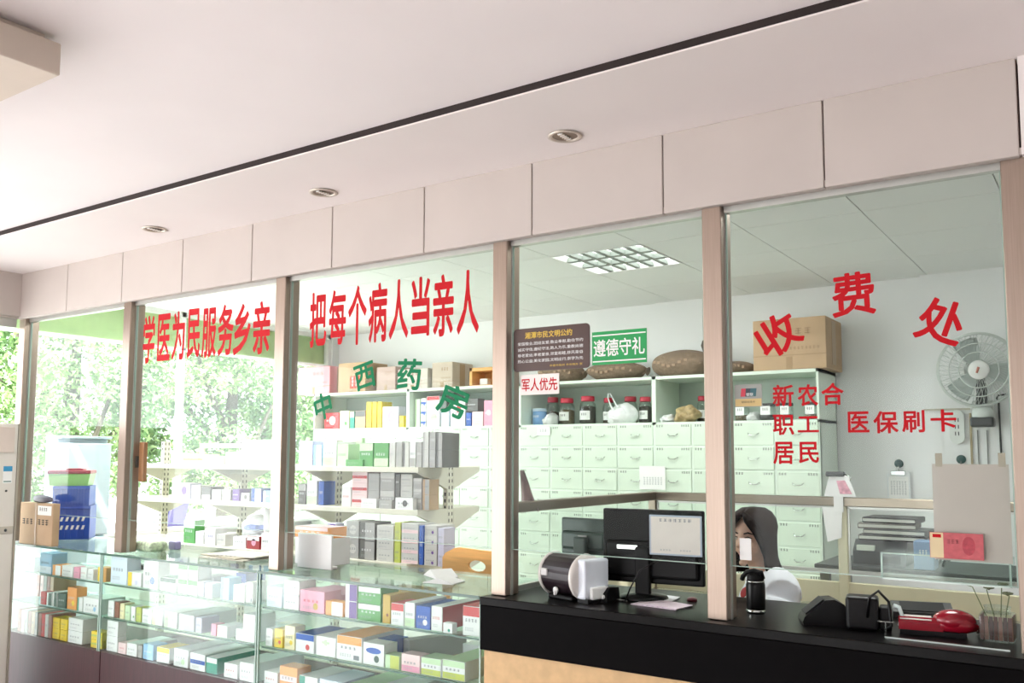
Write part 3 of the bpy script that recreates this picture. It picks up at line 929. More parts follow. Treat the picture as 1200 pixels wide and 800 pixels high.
# white board standing beside the third post
c0, c1 = at(348, 664, 2.86), at(388, 660, 2.86)
t = thing('white_sign_board', 'blank white board standing on the right glass case beside the post', 'board', (c0.x, 2.86, ZT))
hb = at(368, 625, 2.86).z - ZT
m = MB(); m.box(0, c1.x - c0.x, 0, .012, 0, hb, WHITE, .002); m.build('board', t, world=False)
m = MB(); m.box(.02, c1.x - c0.x - .02, .012, .06, 0, .012, WHITE, .002); m.build('foot', t, world=False)
c = at(366, 624, 2.95)
o, w_, h_ = place_box(345, 385, 612, 630, 2.95, 1.0, 'orange', ['top:pale pink', 'ink:white'], .12, 'lying above the white board', None, seed=44, h=.05, name='gift_box', cat='box')
bh_ = at(366, 630, 2.95).z - ZT
place_box(345, 385, 630, 662, 2.95, ZT, 'white', ['ink'], .14, 'tall, behind the white board on the right glass case', None, seed=46, h=bh_, name='storage_box', cat='box')
o.location.z = ZT + bh_ + .0006
# folded white papers at the right end of the right case
for j, (x, y, rz) in enumerate(((556, 676, 0.15), (560, 668, -0.5))):
    c = atz(x, y, ZT + .003)
    m = MB()
    m.prism([(-.07, 0), (.07, 0.0), (.072, .004), (.0, .022 + .01 * j), (-.07, .003)], 'y', -.05, .05, PAPER)
    o = m.build('folded_paper'); o.location = (c.x - .02, 2.86 + .13 * j, ZT + 0.0005); o.rotation_euler.z = rz
    tag(o, ('folded white paper leaflet on the right glass case, nearer one', 'folded white paper leaflet on the right glass case, farther one')[j], 'leaflet', 'folded white leaflets')

# ================================================================== HERB CABINETS ALONG THE BACK WALL
YC = 5.90
CW = 0.295
CTOP, CSH = 2.08, 1.745
RH = 0.166
nrow = 10
UN = [(-6.305, 'leftmost mint herb drawer cabinet, in the corner by the window wall'), (-5.125, 'mint herb drawer cabinet behind the green arc of characters'),
      (-3.945, 'mint herb drawer cabinet with red-lidded jars in its open shelf'), (-2.765, 'rightmost mint herb drawer cabinet, under the large cardboard carton')]


def drawer_mesh(seed):
    m = MB()
    m.box(-CW / 2 + .008, CW / 2 - .008, -0.012, 0.0, 0.006, RH - 0.006, CABF, .003)
    marks(m, -CW / 2 + .018, -CW / 2 + .075, RH - .035, RH - .012, -.0126, INK, 3, seed)
    marks(m, CW / 2 - .085, CW / 2 - .018, RH - .035, RH - .012, -.0126, INK, 4, seed + 50)
    return m


dproto = []
for k in range(5):
    d = drawer_mesh(k).build('drawer')
    h_ = MB()
    h_.tube([(-.036, -.012, .088), (-.032, -.027, .082), (-.018, -.030, .074), (.018, -.030, .074), (.032, -.027, .082), (.036, -.012, .088)], .0035, CHROME, 7)
    hd_ = h_.build('handle', d, world=False)
    dproto.append(d)
first = set()
for ui, (ux, lb) in enumerate(UN):
    t = thing('herb_cabinet', lb, 'cabinet', (ux + 0.59, YC, 0), 0, 'herb drawer cabinets along the back wall')
    X0, X1 = -0.59, 0.59
    m = MB()
    y0, y1 = 0.0, 0.435
    m.box(X0, X0 + .016, y0, y1, 0, CTOP, CAB); m.box(X1 - .016, X1, y0, y1, 0, CTOP, CAB)
    m.box(X0, X1, y0, y1, CTOP - .022, CTOP, CAB); m.box(X0, X1, y0, y1, CSH - .02, CSH, CAB)
    m.box(X0, X1, y1 - .012, y1, 0, CTOP, CABIN)
    m.box(X0, X1, y0 + .02, y1, 0.0, 0.07, CAB)
    m.box(X0, X1, 0.012, 0.03, .07, CSH - .02, CAB)
    for c_ in range(1, 4):
        m.box(X0 + c_ * CW - .006, X0 + c_ * CW + .006, 0.0005, .03, .07, CSH - .02, CAB)
    for r_ in range(1, nrow + 1):
        z = CSH - .008 - r_ * RH
        m.box(X0, X1, 0.001, .03, z - .006, z + .006, CAB)
    m.build('body', t, world=False)
    for r_ in range(nrow):
        for c_ in range(4):
            k = (r_ * 7 + c_ * 3 + ui) % 5
            if k not in first:
                d = dproto[k]; first.add(k); d.parent = t
            else:
                d = copy_tree(dproto[k], t)
            d.location = (X0 + (c_ + .5) * CW, 0.008 - (0.004 if (r_ + c_ + ui) % 6 == 0 else 0), CSH - .008 - (r_ + 1) * RH)

# notes stuck on the drawers
c0, c1 = at(749, 573, YC - .02), at(779, 546, YC - .02)
m = MB(); m.box(c0.x, c1.x, YC - .014, YC - .0125, c0.z, c1.z, PAPER); marks(m, c0.x + .03, c1.x - .02, c0.z + .03, c1.z - .08, YC - .0145, GREYINKL, 7, 3, 4)
tag(m.build('paper_note', None, origin=((c0.x + c1.x) / 2, YC - .013, c0.z)), 'white paper note taped over a drawer in the middle of the herb cabinets', 'note')
c0, c1 = at(629, 510, YC - .02), at(644, 500, YC - .02)
m = MB(); m.box(c0.x, c1.x, YC - .014, YC - .0125, c0.z, c1.z, PAPER); marks(m, c0.x + .02, c1.x - .03, c0.z + .015, c1.z - .015, YC - .0145, GREYINKL, 3, 5)
tag(m.build('paper_note', None, origin=((c0.x + c1.x) / 2, YC - .013, c0.z)), 'small pale paper card on a top-row drawer below the blue tin', 'note')

# goods on the open shelf, left part: medicine boxes
GS = 'boxes on the open cabinet shelf'
Yg = YC + .06
box_row([(380, 397, 481, 500, 'red', ['disc:pale pink', 'ink:white'], .15), (398, 409, 479, 500, 'cream', ['dot:green'], .12), (410, 415, 480, 500, 'teal', ['top:white'], .12),
         (416, 428, 479, 500, 'tan', ['top:dark grey'], .15), (429, 435, 469, 500, 'yellow', ['ink:orange'], .14, 2), (436, 441, 469, 500, 'yellow', ['ink:orange'], .14, 2),
         (442, 447, 469, 500, 'yellow', ['ink:orange'], .14, 2), (448, 467, 475, 500, 'lavender', ['disc:pink', 'ink:pink'], .12), (468, 473, 486, 500, 'yellow', ['band:orange'], .06),
         (486, 492, 467, 500, 'pale green', ['right:white'], .12, 2), (493, 499, 466, 500, 'white', ['dot:blue', 'band:blue'], .1, 3), (500, 515, 478, 500, 'white', ['disc:pale green', 'ink'], .1),
         (517, 526, 479, 500, 'pale blue', ['ink'], .12), (528, 545, 470, 500, 'white', ['cross:red', 'ink'], .12), (546, 552, 484, 500, 'blue', ['ink:white'], .1),
         (553, 566, 483, 500, 'pale pink', ['ink:red'], .12, 3), (567, 577, 470, 500, 'pink', ['disc:pale pink', 'ink:white'], .12)], Yg, CSH, 'on the open cabinet shelf', GS, 1100)
o, w_, h_ = place_box(500, 515, 464, 478, Yg, CSH, 'white', ['top:red', 'bottom:pale green'], .1, 'lying on a white box behind the last green character', GS, seed=61)
zz_ = at(507, 478, Yg).z - at(507, 500, Yg).z
o.location.z = CSH + zz_ + .001
place_box(546, 560, 469, 484, Yg + .02, CSH, 'dark grey', ['ink:white'], .1, 'lying on top of the blue box on the open shelf', GS, seed=62).__getitem__(0).location.z = CSH + at(549, 484, Yg).z - at(549, 500, Yg).z + .012

# jars with red lids and other herb containers
REDLID = M('red_lid', (192, 44, 66), 0.4)
HERB = [M('herbs_%d' % i, c, 0.9, var=0.3, scale=60) for i, c in enumerate(((84, 70, 58), (112, 98, 74), (70, 66, 60)))]
JARS = [(641, 655, 466, 496, 'first'), (656, 673, 465, 496, 'second'), (680, 698, 464, 497, 'third'), (707, 720, 465, 496, 'fourth'), (731, 747, 463, 495, 'fifth'), (749, 764, 463, 494, 'sixth'), (817, 831, 463, 494, 'seventh')]
for k, (x0, x1, yt, yb, o_) in enumerate(JARS):
    Yj = YC + (.25 if k in (0, 3, 4, 6) else .19)
    a, b = at(x0, yb, Yj), at(x1, yb, Yj)
    r = (b.x - a.x) / 2 * 0.95
    h = at(x0, yt, Yj).z - at(x0, yb, Yj).z + (.02 if k == 0 else 0)
    t = thing('herb_jar', 'glass herb jar with a red lid, %s from the left on the open cabinet shelf' % o_, 'jar', ((a.x + b.x) / 2, Yj, CSH + .0005), 0, 'red-lidded herb jars')
    m = MB(); m.lathe([(r * .9, 0), (r, .012), (r, h * .62), (r * .92, h * .74), (r * .72, h * .80), (r * .72, h * .84)], (0, 0, 0), JARG, 24); m.build('glass_body', t, world=False)
    m = MB(); m.lathe([(r * .85, .008), (r * .94, .016), (r * .94, h * (.45 + .08 * (k % 3))), (r * .5, h * (.5 + .08 * (k % 3))), (0, h * (.5 + .08 * (k % 3)))], (0, 0, 0), HERB[k % 3], 20); m.build('dried_herbs', t, world=False)
    m = MB(); m.lathe([(r * .80, h * .82), (r * .82, h * .84), (r * .82, h * .97), (r * .76, h), (0, h)], (0, 0, 0), REDLID, 24); m.build('lid', t, world=False)
    if k not in (0, 4):
        m = MB()
        n = 9
        for i in range(n):
            a0, a1 = -pi / 2 - .75 + 1.5 * i / n, -pi / 2 - .75 + 1.5 * (i + 1) / n
            rr = r * 1.012
            m.quad([(rr * cos(a0), rr * sin(a0), h * .16), (rr * cos(a1), rr * sin(a1), h * .16), (rr * cos(a1), rr * sin(a1), h * .48), (rr * cos(a0), rr * sin(a0), h * .48)], PAPER)
        marks(m, -r * .4, r * .4, h * .28, h * .40, -r * 1.02, INK, 3, k)
        m.build('paper_label', t, world=False)
# blue tin
a, b = at(620, 496, YC + .1), at(634, 496, YC + .1)
r = (b.x - a.x) / 2; h = at(620, 477, YC + .1).z - at(620, 496, YC + .1).z
t = thing('blue_tin', 'round pale blue tin on the open shelf, left of the red-lidded jars', 'tin', ((a.x + b.x) / 2, YC + .17, CSH + .0005))
m = MB(); m.lathe([(r, 0), (r, h), (0, h)], (0, 0, 0), M('tin_blue', (120, 164, 214), 0.4, var=0.1, scale=30), 26)
marks(m, -r * .5, r * .5, h * .4, h * .62, -r * 1.01, WHITE, 4, 2); m.build('body', t, world=False)
m = MB(); m.lathe([(r * 1.03, h * .86), (r * 1.03, h * 1.02), (r * .9, h * 1.04), (0, h * 1.04)], (0, 0, 0), M('tin_lid', (196, 216, 236), 0.4), 26); m.build('lid', t, world=False)
# small labelled glass jars on the right end of the open shelf
for k, (x0, x1) in enumerate(((863, 877), (892, 908), (915, 929), (944, 959))):
    Yj = YC + .10
    a, b = at(x0, 491, Yj), at(x1, 491, Yj)
    r = (b.x - a.x) / 2 * 1.15; h = at(x0, 474, Yj).z - at(x0, 491, Yj).z
    t = thing('sample_jar', 'short glass jar with white label, %s from left of the four on the open shelf' % ORD[k], 'jar', ((a.x + b.x) / 2, Yj, CSH + .0005), 0, 'short labelled jars')
    m = MB(); m.lathe([(r * .92, 0), (r, .01), (r, h * .85), (r * .85, h)], (0, 0, 0), JARG, 22); m.build('glass_body', t, world=False)
    m = MB(); m.lathe([(r * .86, .006), (r * .93, .012), (r * .93, h * .4), (0, h * .45)], (0, 0, 0), HERB[(k + 1) % 3], 18); m.build('dried_herbs', t, world=False)
    m = MB(); m.lathe([(r * .88, h * .98), (r * .95, h * 1.0), (r * .95, h * 1.18), (0, h * 1.2)], (0, 0, 0), M('dark_lid', (60, 58, 56), 0.4), 22); m.build('lid', t, world=False)
    m = MB(); m.box(-r * .62, r * .62, -r * 1.05, -r * 1.03, h * .38, h * .98, PAPER); marks(m, -r * .4, r * .4, h * .6, h * .85, -r * 1.06, INK, 3, k); m.build('paper_label', t, world=False)
# plastic bags of herbs
BAGW = M('white_plastic_bag', (232, 234, 234), 0.35, var=0.1, scale=25, bump=0.4)
BAGT = M('tan_herb_bag', (176, 154, 112), 0.5, var=0.25, scale=30, bump=0.5)


def herb_bag(px0, px1, pyb, pyt, mat, label, seed, handles, name='plastic_bag', Y=YC + .07, z=CSH):
    a, b = at(px0, pyb, Y), at(px1, pyb, Y)
    w = (b.x - a.x) / 2; h = at(px0, pyt, Y).z - at(px0, pyb, Y).z
    t = thing(name, label, 'bag', ((a.x + b.x) / 2, Y, z + .0005))
    m = MB(); m.ball((0, 0.02, h * .40), (w, .08, h * .52), mat, 4, .16, seed, 0.0); m.ball((w * .35, 0.01, h * .62), (w * .5, .06, h * .36), mat, 3, .2, seed + 1, 0.0); m.ball((-w * .45, -.01, h * .25), (w * .55, .06, h * .3), mat, 3, .2, seed + 2, 0.0)
    m.build('pouch', t, world=False)
    if handles:
        m = MB()
        hx = -w * .25
        m.tube([(hx + .03, 0, h * .5), (hx - .005, -.03, h * .9), (hx - .03, -.035, h * 1.25), (hx - .05, -.04, h * 1.5), (hx - .068, -.04, h * 1.5), (hx - .07, -.04, h * 1.3), (hx - .05, -.035, h * .9), (hx - .02, -.01, h * .5)], [.012, .006, .0045, .0045, .0045, .0045, .006, .012], mat, 8)
        m.build('handle_loop', t, world=False)
    return t


herb_bag(714, 744, 497, 474, BAGW, 'white plastic carrier bag with an upright handle loop on the open shelf among the jars', 3, True)
herb_bag(639, 650, 497, 483, BAGW, 'crumpled white plastic bag on the open shelf beside the blue tin', 9, False)
herb_bag(792, 818, 494, 474, BAGT, 'tan bag of dried herbs on the open shelf right of the divider', 5, False)
herb_bag(776, 790, 494, 484, BAGW, 'small white wrapped packet on the open shelf beside the tan bag', 12, False)
herb_bag(877, 889, 492, 482, BAGW, 'small clear bag between the short labelled jars', 15, False)

# sacks and cartons on top of the cabinets
for k, (x0, x1, yb, yt, lb) in enumerate(((690, 757, 441, 423, 'brown burlap sack lying on the cabinet top under the green sign'), (765, 838, 437, 410, 'plump brown burlap sack lying on the cabinet top right of the green sign'),
                                          (634, 684, 443, 424, 'brown burlap sack lying on the cabinet top behind the brown plaque'), (842, 884, 433, 422, 'dark sack lying on the cabinet top left of the large carton'))):
    Ys = YC + .2
    a, b = at(x0, yb, Ys), at(x1, yb, Ys)
    w = (b.x - a.x) / 2; h = at(x0, yt, Ys).z - at(x0, yb, Ys).z + .03
    t = thing('burlap_sack', lb, 'sack', ((a.x + b.x) / 2, Ys, CTOP + .0005), 0, 'sacks on the cabinet tops')
    m = MB(); m.ball((0, 0, h * .46), (w, .17, h * .54), SACK, 4, .05, k, 0.0); m.build('body', t, world=False)
    m = MB(); m.tube([(w * .9, 0, h * .42), (w * 1.0, 0, h * .44), (w * 1.08, 0, h * .4)], [.03, .018, .035], SACK, 8); m.build('tied_end', t, world=False)
    m = MB()
    for q in range(9):
        x = -w * .7 + 1.4 * w * q / 8
        zz = h * (.46 + .1 * cos(q))
        yy = -.17 * math.sqrt(max(0, 1 - (x / w) ** 2 - ((zz - h * .46) / (h * .54)) ** 2)) - .004
        m.box(x - .012, x + .012, yy - .004, yy + .012, zz - .010, zz + .008, M('sack_print', (166, 140, 118), 0.9))
    m.build('printing', t, world=False)
c = at(817, 428, YC + .25)
m = MB(); m.tube([(.06, 0, .0), (.03, 0, .10), (-.02, 0, .20), (-.06, 0, .27), (-.07, 0, .295)], [.03, .045, .05, .035, .012], M('dark_sack', (92, 84, 76), .9, var=.2, scale=30), 12)
o = m.build('sack_bundle'); o.location = (c.x + .06, YC + .41, CTOP + .001); tag(o, 'narrow twisted end of a sack leaning up behind the plump sack, by the steel post', 'sack')
o.location.z = CTOP + .001
# carton with the box flaps, top of the right cabinet


def big_carton(name, label, px0, px1, pyt, pyb, Y, depth, mat, side=True, z=CTOP, seed=0, group=None, extra=None):
    a, b = at(px0, pyb, Y), at(px1, pyb, Y)
    w = (b.x - a.x); h = at((px0 + px1) / 2, pyt, Y).z - at((px0 + px1) / 2, pyb, Y).z
    t = thing(name, label, 'carton', ((a.x + b.x) / 2, Y, z + .0005), 0, group)
    m = MB(); m.box(-w / 2, w / 2, 0, depth, 0, h, mat, .004); m.build('body', t, world=False)
    m = MB(); m.box(-w / 2, w / 2, -.0015, depth + .001, h * .27, h * .29, TAPE); m.box(-.02, .02, -.0015, 0, 0, h * .25, TAPE)
    m.box(w / 2, w / 2 + .0015, depth * .35, depth * .6, h * .1, h * .95, TAPE); m.build('tape_strip', t, world=False)
    m = MB(); marks(m, -w * .05, w * .32, h * .62, h * .80, -.0012, CARDD, 3, seed); marks(m, -w * .05, w * .42, h * .36, h * .44, -.0012, CARDD, 9, seed + 3); m.build('printing', t, world=False)
    return t, w, h


t, w_, h_ = big_carton('cardboard_carton', 'large brown cardboard carton on top of the right herb cabinet, behind the slanting red character', 883, 969, 371, 431, YC + .0, .40, CARD, seed=3)
big_carton('cardboard_carton', 'tall beige carton with a red mark on the cabinet top, behind the second green character', 396, 428, 422, 457, YC + .05, .3, CARD, seed=8)
t = big_carton('cardboard_carton', 'beige carton with a folded-open lid on the cabinet top, behind the third green character', 466, 501, 428, 453, YC + .1, .3, M('pale_carton', (206, 198, 190), 0.7, var=.05), seed=12)[0]
big_carton('cardboard_carton', 'low grey-brown carton beside the tall beige carton on the cabinet top', 441, 463, 426, 455, YC + .12, .26, M('mauve_carton', (188, 164, 156), 0.7), seed=15)
big_carton('cardboard_carton', 'plain tan carton at the right of the pale cartons on the cabinet top', 506, 530, 421, 452, YC + .12, .3, M('tan_carton', (198, 182, 166), 0.7), seed=18)
a, b = at(410, 455, YC + .045), at(421, 440, YC + .045)
m = MB(); m.box(a.x, b.x, YC + .0445, YC + .0485, a.z, b.z, M('red_mark', (214, 72, 56), .6)); marks(m, a.x + .01, b.x - .01, a.z + .01, b.z - .01, YC + .044, PAPER, 2, 5, 3)
tag(m.build('red_label', None, origin=((a.x + b.x) / 2, YC + .046, a.z)), 'square red label on the tall beige carton', 'label')
t, w_, h_ = big_carton('pink_carton', 'pink and white carton at the left end of the cabinet top, by the window wall', 349, 386, 428, 460, YC + .02, .28, M('pink_card', (232, 160, 170), 0.6, var=.08), seed=20)
# wooden crate frame on the cabinet top
a, b = at(550, 449, YC + .15), at(580, 447, YC + .15)
w = b.x - a.x; h = at(562, 425, YC + .15).z - at(562, 448, YC + .15).z
t = thing('wooden_crate', 'small orange wooden crate open at the front, on the cabinet top left of the post', 'crate', ((a.x + b.x) / 2, YC + .15, CTOP + .0005))
m = MB()
for (p, q, r_, s_) in ((-w / 2, w / 2, 0, .02), (-w / 2, w / 2, h - .03, h), (-w / 2, -w / 2 + .03, 0, h), (w / 2 - .03, w / 2, 0, h)):
    m.box(p, q, 0, .2, r_, s_, WOOD, .002)
m.build('frame', t, world=False)
m = MB(); m.box(-w / 2 + .03, w / 2 - .03, .19, .2, .02, h - .03, WOOD); m.build('back_panel', t, world=False)
m = MB(); m.box(-w * .2, w * .1, .04, .1, .021, h * .45, WHITE, .004)
o = m.build('small_box'); o.location = ((a.x + b.x) / 2, YC + .15, CTOP + .001); tag(o, 'small white box inside the wooden crate on the cabinet top', 'box')

# ================================================================== GONDOLA SHELVES
t = thing('shelf_rack', 'double-sided cream metal shelf rack with perforated uprights, in the middle of the pharmacy', 'shelf rack', (-4.7, 4.2, 0))
GX0, GX1, GY = -6.15, -3.305, 4.2
SHZ = [1.43, 1.185, 0.89]
for ux in (-3.32, -4.25, -5.2, -6.13):
    m = MB(); m.box(ux - .018, ux + .018, GY - .03, GY + .03, 0, 1.60, SHELFM, .003)
    for k in range(40):
        for ss in (-1, 1):
            m.box(ux + .0182 - .001, ux + .0186, GY + ss * .015 - .004, GY + ss * .015 + .004, 0.05 + k * .039, 0.07 + k * .039, SHELFD)
            m.box(ux - .006, ux + .006, GY - .0305, GY - .0295, 0.05 + k * .039, 0.07 + k * .039, SHELFD)
    m.build('upright', t)
for z in SHZ + [.15]:
    D = .27 if z != .15 else .40
    D = .36 if z == SHZ[2] else D
    for ss in (-1, 1):
        m = MB()
        y0, y1 = (GY - .02 - D, GY - .02) if ss < 0 else (GY + .02, GY + .02 + D)
        m.box(GX0, GX1, y0, y1, z - .006, z, SHELFM)
        yl = y0 if ss < 0 else y1
        m.box(GX0, GX1, yl - .006, yl + .006, z - .03, z + .002, SHELFM, .002)
        sh = m.build('shelf', t)
        if z > .2:
            for ux in (-3.316, -4.25, -5.2, -6.134):
                m = MB()
                m.prism([(GY + ss * .03, z - .006), (GY + ss * (.02 + D), z - .006), (GY + ss * (.02 + D), z - .028), (GY + ss * .03, z - .13)], 'x', ux - .014, ux + .014, SHELFM)
                m.build('bracket', sh)
    for ux in (GX1 - .012,):
        pass
m = MB(); m.box(GX0, GX1, GY - .43, GY + .43, 0, .13, SHELFM); m.build('plinth', t)
Yf = 3.955
GG = 'goods on the shelf rack'
T1, T2, T3 = 'on top tier of shelf rack', 'on second tier of shelf rack', 'on third tier of shelf rack'
box_row([(200, 212, 530, 543, 'white', ['ink'], .12), (214, 238, 531, 543, 'cream', ['band:orange', 'ink'], .14), (240, 250, 533, 543, 'white', ['ink'], .1), (252, 262, 534, 543, 'pale green', ['ink'], .1),
         (264, 276, 528, 543, 'pale green', ['top:white'], .1), (283, 300, 514, 543, 'white', ['ink'], .14, 2), (301, 318, 513, 543, 'pale green', ['top:white', 'ink'], .14, 2),
         (350, 366, 513, 542, 'lavender', ['ink', 'top:pale blue'], .16, 3), (367, 377, 517, 542, 'light blue', ['right:white'], .12), (378, 394, 514, 543, 'white', ['ink', 'bottom:pale green'], .2),
         (395, 408, 517, 543, 'pale green', ['ink:green'], .1), (421, 437, 516, 544, 'green', ['top:pale green', 'ink:white'], .16), (438, 455, 516, 544, 'green', ['ink:white', 'bottom:pale green'], .16),
         (456, 463, 516, 545, 'pale grey', ['ink'], .16), (464, 471, 515, 545, 'grey', ['ink'], .16), (472, 479, 516, 545, 'pale grey', ['left:dark grey'], .16), (480, 487, 515, 545, 'white', ['ink', 'bottom:grey'], .16),
         (488, 494, 515, 545, 'grey', ['ink:white'], .16), (495, 502, 503, 545, 'pale grey', ['left:grey'], .16, 2), (503, 510, 503, 545, 'grey', ['ink:white'], .16, 2), (511, 518, 504, 545, 'dark grey', ['right:grey'], .16, 2)],
        Yf + .01, SHZ[0], T1, GG, 1300)
place_box(404, 424, 511, 544, 4.135, SHZ[0], 'pale green', ['ink'], .03, 'tall, behind the green boxes ' + T1, GG, seed=71)
place_box(405, 425, 536, 544, 3.95, SHZ[0], 'green', ['ink:white'], .05, 'low, before the tall pale green box ' + T1, GG, seed=73)
box_row([(207, 222, 574, 592, 'lavender', ['disc:purple'], .1), (224, 234, 576, 592, 'white', ['ink'], .1), (236, 246, 577, 592, 'dark grey', ['bottom:white'], .12), (248, 258, 580, 592, 'white', ['ink'], .1),
         (260, 270, 579, 592, 'grey', ['ink:white'], .1), (272, 280, 578, 592, 'purple', ['ink:white'], .1), (282, 292, 582, 592, 'pale grey', ['disc:dark grey'], .1), (294, 306, 576, 592, 'blue', ['right:white', 'ink'], .1),
         (308, 317, 578, 592, 'light blue', ['left:white', 'ink:white'], .1),
         (349, 358, 570, 594, 'dark grey', ['ink:white', 'top:grey'], .1), (359, 371, 566, 594, 'white', ['ink', 'bottom:pale green'], .1), (373, 379, 566, 594, 'blue', ['ink:white'], .1),
         (400, 411, 572, 594, 'white', ['ink:red'], .14), (412, 430, 552, 594, 'pale pink', ['band:red', 'ink'], .18, 3), (431, 444, 554, 594, 'grey', ['ink'], .18, 2), (445, 462, 552, 594, 'grey', ['ink:white', 'top:pale grey'], .2, 2),
         (463, 468, 553, 594, 'dark grey', ['ink:white'], .2, 2), (469, 483, 553, 594, 'pale grey', ['ink'], .2, 3), (484, 494, 557, 594, 'grey', ['ink:white', 'top:pale grey'], .1, 3), (495, 503, 558, 594, 'tan', ['right:grey', 'ink'], .09, 2)],
        Yf + .01, SHZ[1], T2, GG, 1500)
box_row([(423, 441, 583, 594, 'white', ['ink'], .036), (444, 459, 584, 594, 'grey', ['ink:white'], .036), (463, 484, 580, 594, 'white', ['disc:dark grey', 'ink'], .036)], Yf - .034, SHZ[1],
        'along front edge of the second tier', GG, 1600)
Y3 = 3.85
box_row([(215, 228, 603, 630, 'green', ['top:white', 'ink:white'], .08), (229, 238, 616, 631, 'white', ['ink'], .1), (240, 252, 612, 632, 'white', ['disc:lavender', 'ink'], .1), (254, 264, 618, 632, 'pale grey', ['ink'], .1),
         (273, 288, 622, 635, 'white', ['ink'], .1), (289, 304, 622, 637, 'dark red', ['disc:pink', 'top:white'], .08), (306, 316, 618, 638, 'white', ['ink'], .1),
         (383, 393, 606, 645, 'lavender', ['right:purple', 'ink'], .07), (394, 404, 610, 646, 'dark grey', ['ink:white'], .07, 2), (405, 420, 604, 648, 'grey', ['disc:pale grey', 'ink'], .14, 2), (421, 439, 605, 649, 'dark grey', ['ink:white', 'right:grey'], .14, 2),
         (441, 461, 609, 651, 'pale grey', ['ink'], .16, 3), (462, 469, 605, 652, 'yellow green', ['ink'], .14, 2), (470, 490, 606, 653, 'pale grey', ['ink', 'bottom:pale pink'], .16, 4),
         (491, 496, 607, 653, 'blue', ['ink:white'], .12), (497, 512, 608, 655, 'pale grey', ['ink', 'dot:purple'], .16, 4), (513, 520, 611, 656, 'lavender', ['ink'], .1, 2)],
        Y3, SHZ[2], T3, GG, 1700)
# white plastic bag and basin on the third tier
t = thing('plastic_bag', 'white plastic bag with blue print on the third tier of the rack', 'bag', (at(272, 615, Y3).x, Y3 + .21, SHZ[2] + .001))
m = MB(); m.ball((0, 0, .10), (.13, .09, .105), BAGW, 3, .1, 2, 0.0); m.build('pouch', t, world=False)
m = MB(); m.ball((.03, -.03, .12), (.10, .07, .03), M('blue_print', (120, 140, 210), .5, var=.3, scale=30), 3, .05, 3); m.build('blue_print', t, world=False)
t = thing('paper_roll', 'upright white paper roll on the third tier beside the white bag', 'roll', (at(300, 622, 3.9).x, 4.02, SHZ[2] + .001))
m = MB(); m.lathe([(.045, 0), (.045, .25), (.012, .25), (.012, .24)], (0, 0, 0), PAPER, 24); m.build('paper', t, world=False)
m = MB(); m.lathe([(.0125, .01), (.0125, .252), (0.0, .252)], (0, 0, 0), CARD, 16); m.build('core', t, world=False)
# empty wooden frame on the top tier
a, b = at(231, 543, 4.1), at(283, 543, 4.1)
h = at(250, 519, 4.1).z - at(250, 543, 4.1).z
t = thing('cream_frame', 'empty cream frame standing on the top tier of the shelf rack', 'frame', (a.x, 4.12, SHZ[0] + .001))
w = b.x - a.x
m = MB()
m.box(0, .035, 0, .02, 0, h, SHELFM); m.box(w - .03, w, 0, .02, 0, h, SHELFM); m.build('stile', t, world=False)
m = MB(); m.box(.035, w - .03, 0, .02, h - .03, h, SHELFM); m.box(.035, w - .03, 0, .02, 0, .02, SHELFM); m.build('rail', t, world=False)
# refrigerator by the window
X_ = -5.95
a, b = atx(68, 600, X_), atx(128, 600, X_)
zt = atx(100, 514, X_).z
t = thing('refrigerator', 'tall light blue refrigerator by the window wall, behind the leftmost pane', 'refrigerator', (X_ - .25, (a.y + b.y) / 2, 0))
FRG = M('pale_blue_enamel', (206, 222, 230), 0.35, var=.02)
m = MB(); m.box(X_ - .20, X_ - .05, a.y, b.y, .05, zt, FRG, .01, 2); m.build('body', t)
m = MB(); m.box(X_ - .045, X_, a.y, b.y, .06, .92, FRG, .01, 2); d1 = m.build('door', t)
m = MB(); m.box(X_ - .045, X_, a.y, b.y, .935, zt - .03, FRG, .01, 2); d2 = m.build('door', t)
for d_, z0, z1 in ((d1, .6, .88), (d2, 1.0, 1.25)):
    m = MB(); m.box(X_, X_ + .02, a.y + .03, a.y + .05, z0, z1, ALU, .004); m.build('handle', d_)
m = MB(); m.box(X_ - .19, X_ - .06, a.y + .02, b.y - .02, 0, .05, DGREY); m.build('foot', t)
m = MB(); m.box(X_ - .20, X_ + .002, a.y - .002, b.y + .002, zt, zt + .02, M('fridge_top', (188, 206, 216), .4), .004); m.build('top_cap', t)
# purple and cream things on the sill left of the rack
c = at(197, 600, 4.3)
for k, (dx, col, lb) in enumerate(((0, (120, 112, 190), 'purple folder leaning on the window sill left of the shelf rack'), (-.06, (150, 140, 206), 'lilac folder leaning on the window sill left of the shelf rack'))):
    m = MB(); m.prism([(0, 0), (.16, 0), (.20, .20), (.06, .20)], 'x', 0, .03, M('folder_%d' % k, col, .5), False)
    o = m.build('folder'); o.location = (-6.40 + .034 * k, 4.36 + .02 * k, .9205); tag(o, lb, 'folder')
m = MB(); m.box(-6.435, -6.19, 2.9, 6.2, .895, .92, WALLW, .003); struct('trim_3', m)
# chair behind the right case
c = at(553, 655, 3.62)
t = thing('wooden_chair', 'orange bentwood chair with an oval hole in its back, behind the right glass case', 'chair', (c.x, 3.62, 0))
zb, zt = at(553, 672, 3.62).z - .12, at(553, 645, 3.62).z
m = MB()
prof = [(-.19, zb), (.19, zb), (.20, zt - .03), (.17, zt), (-.10, zt + .012), (-.19, zt - .03)]
n = 24
hole = [(.03 + .055 * cos(2 * pi * i / n), (zt - .075) + .028 * sin(2 * pi * i / n)) for i in range(n)]
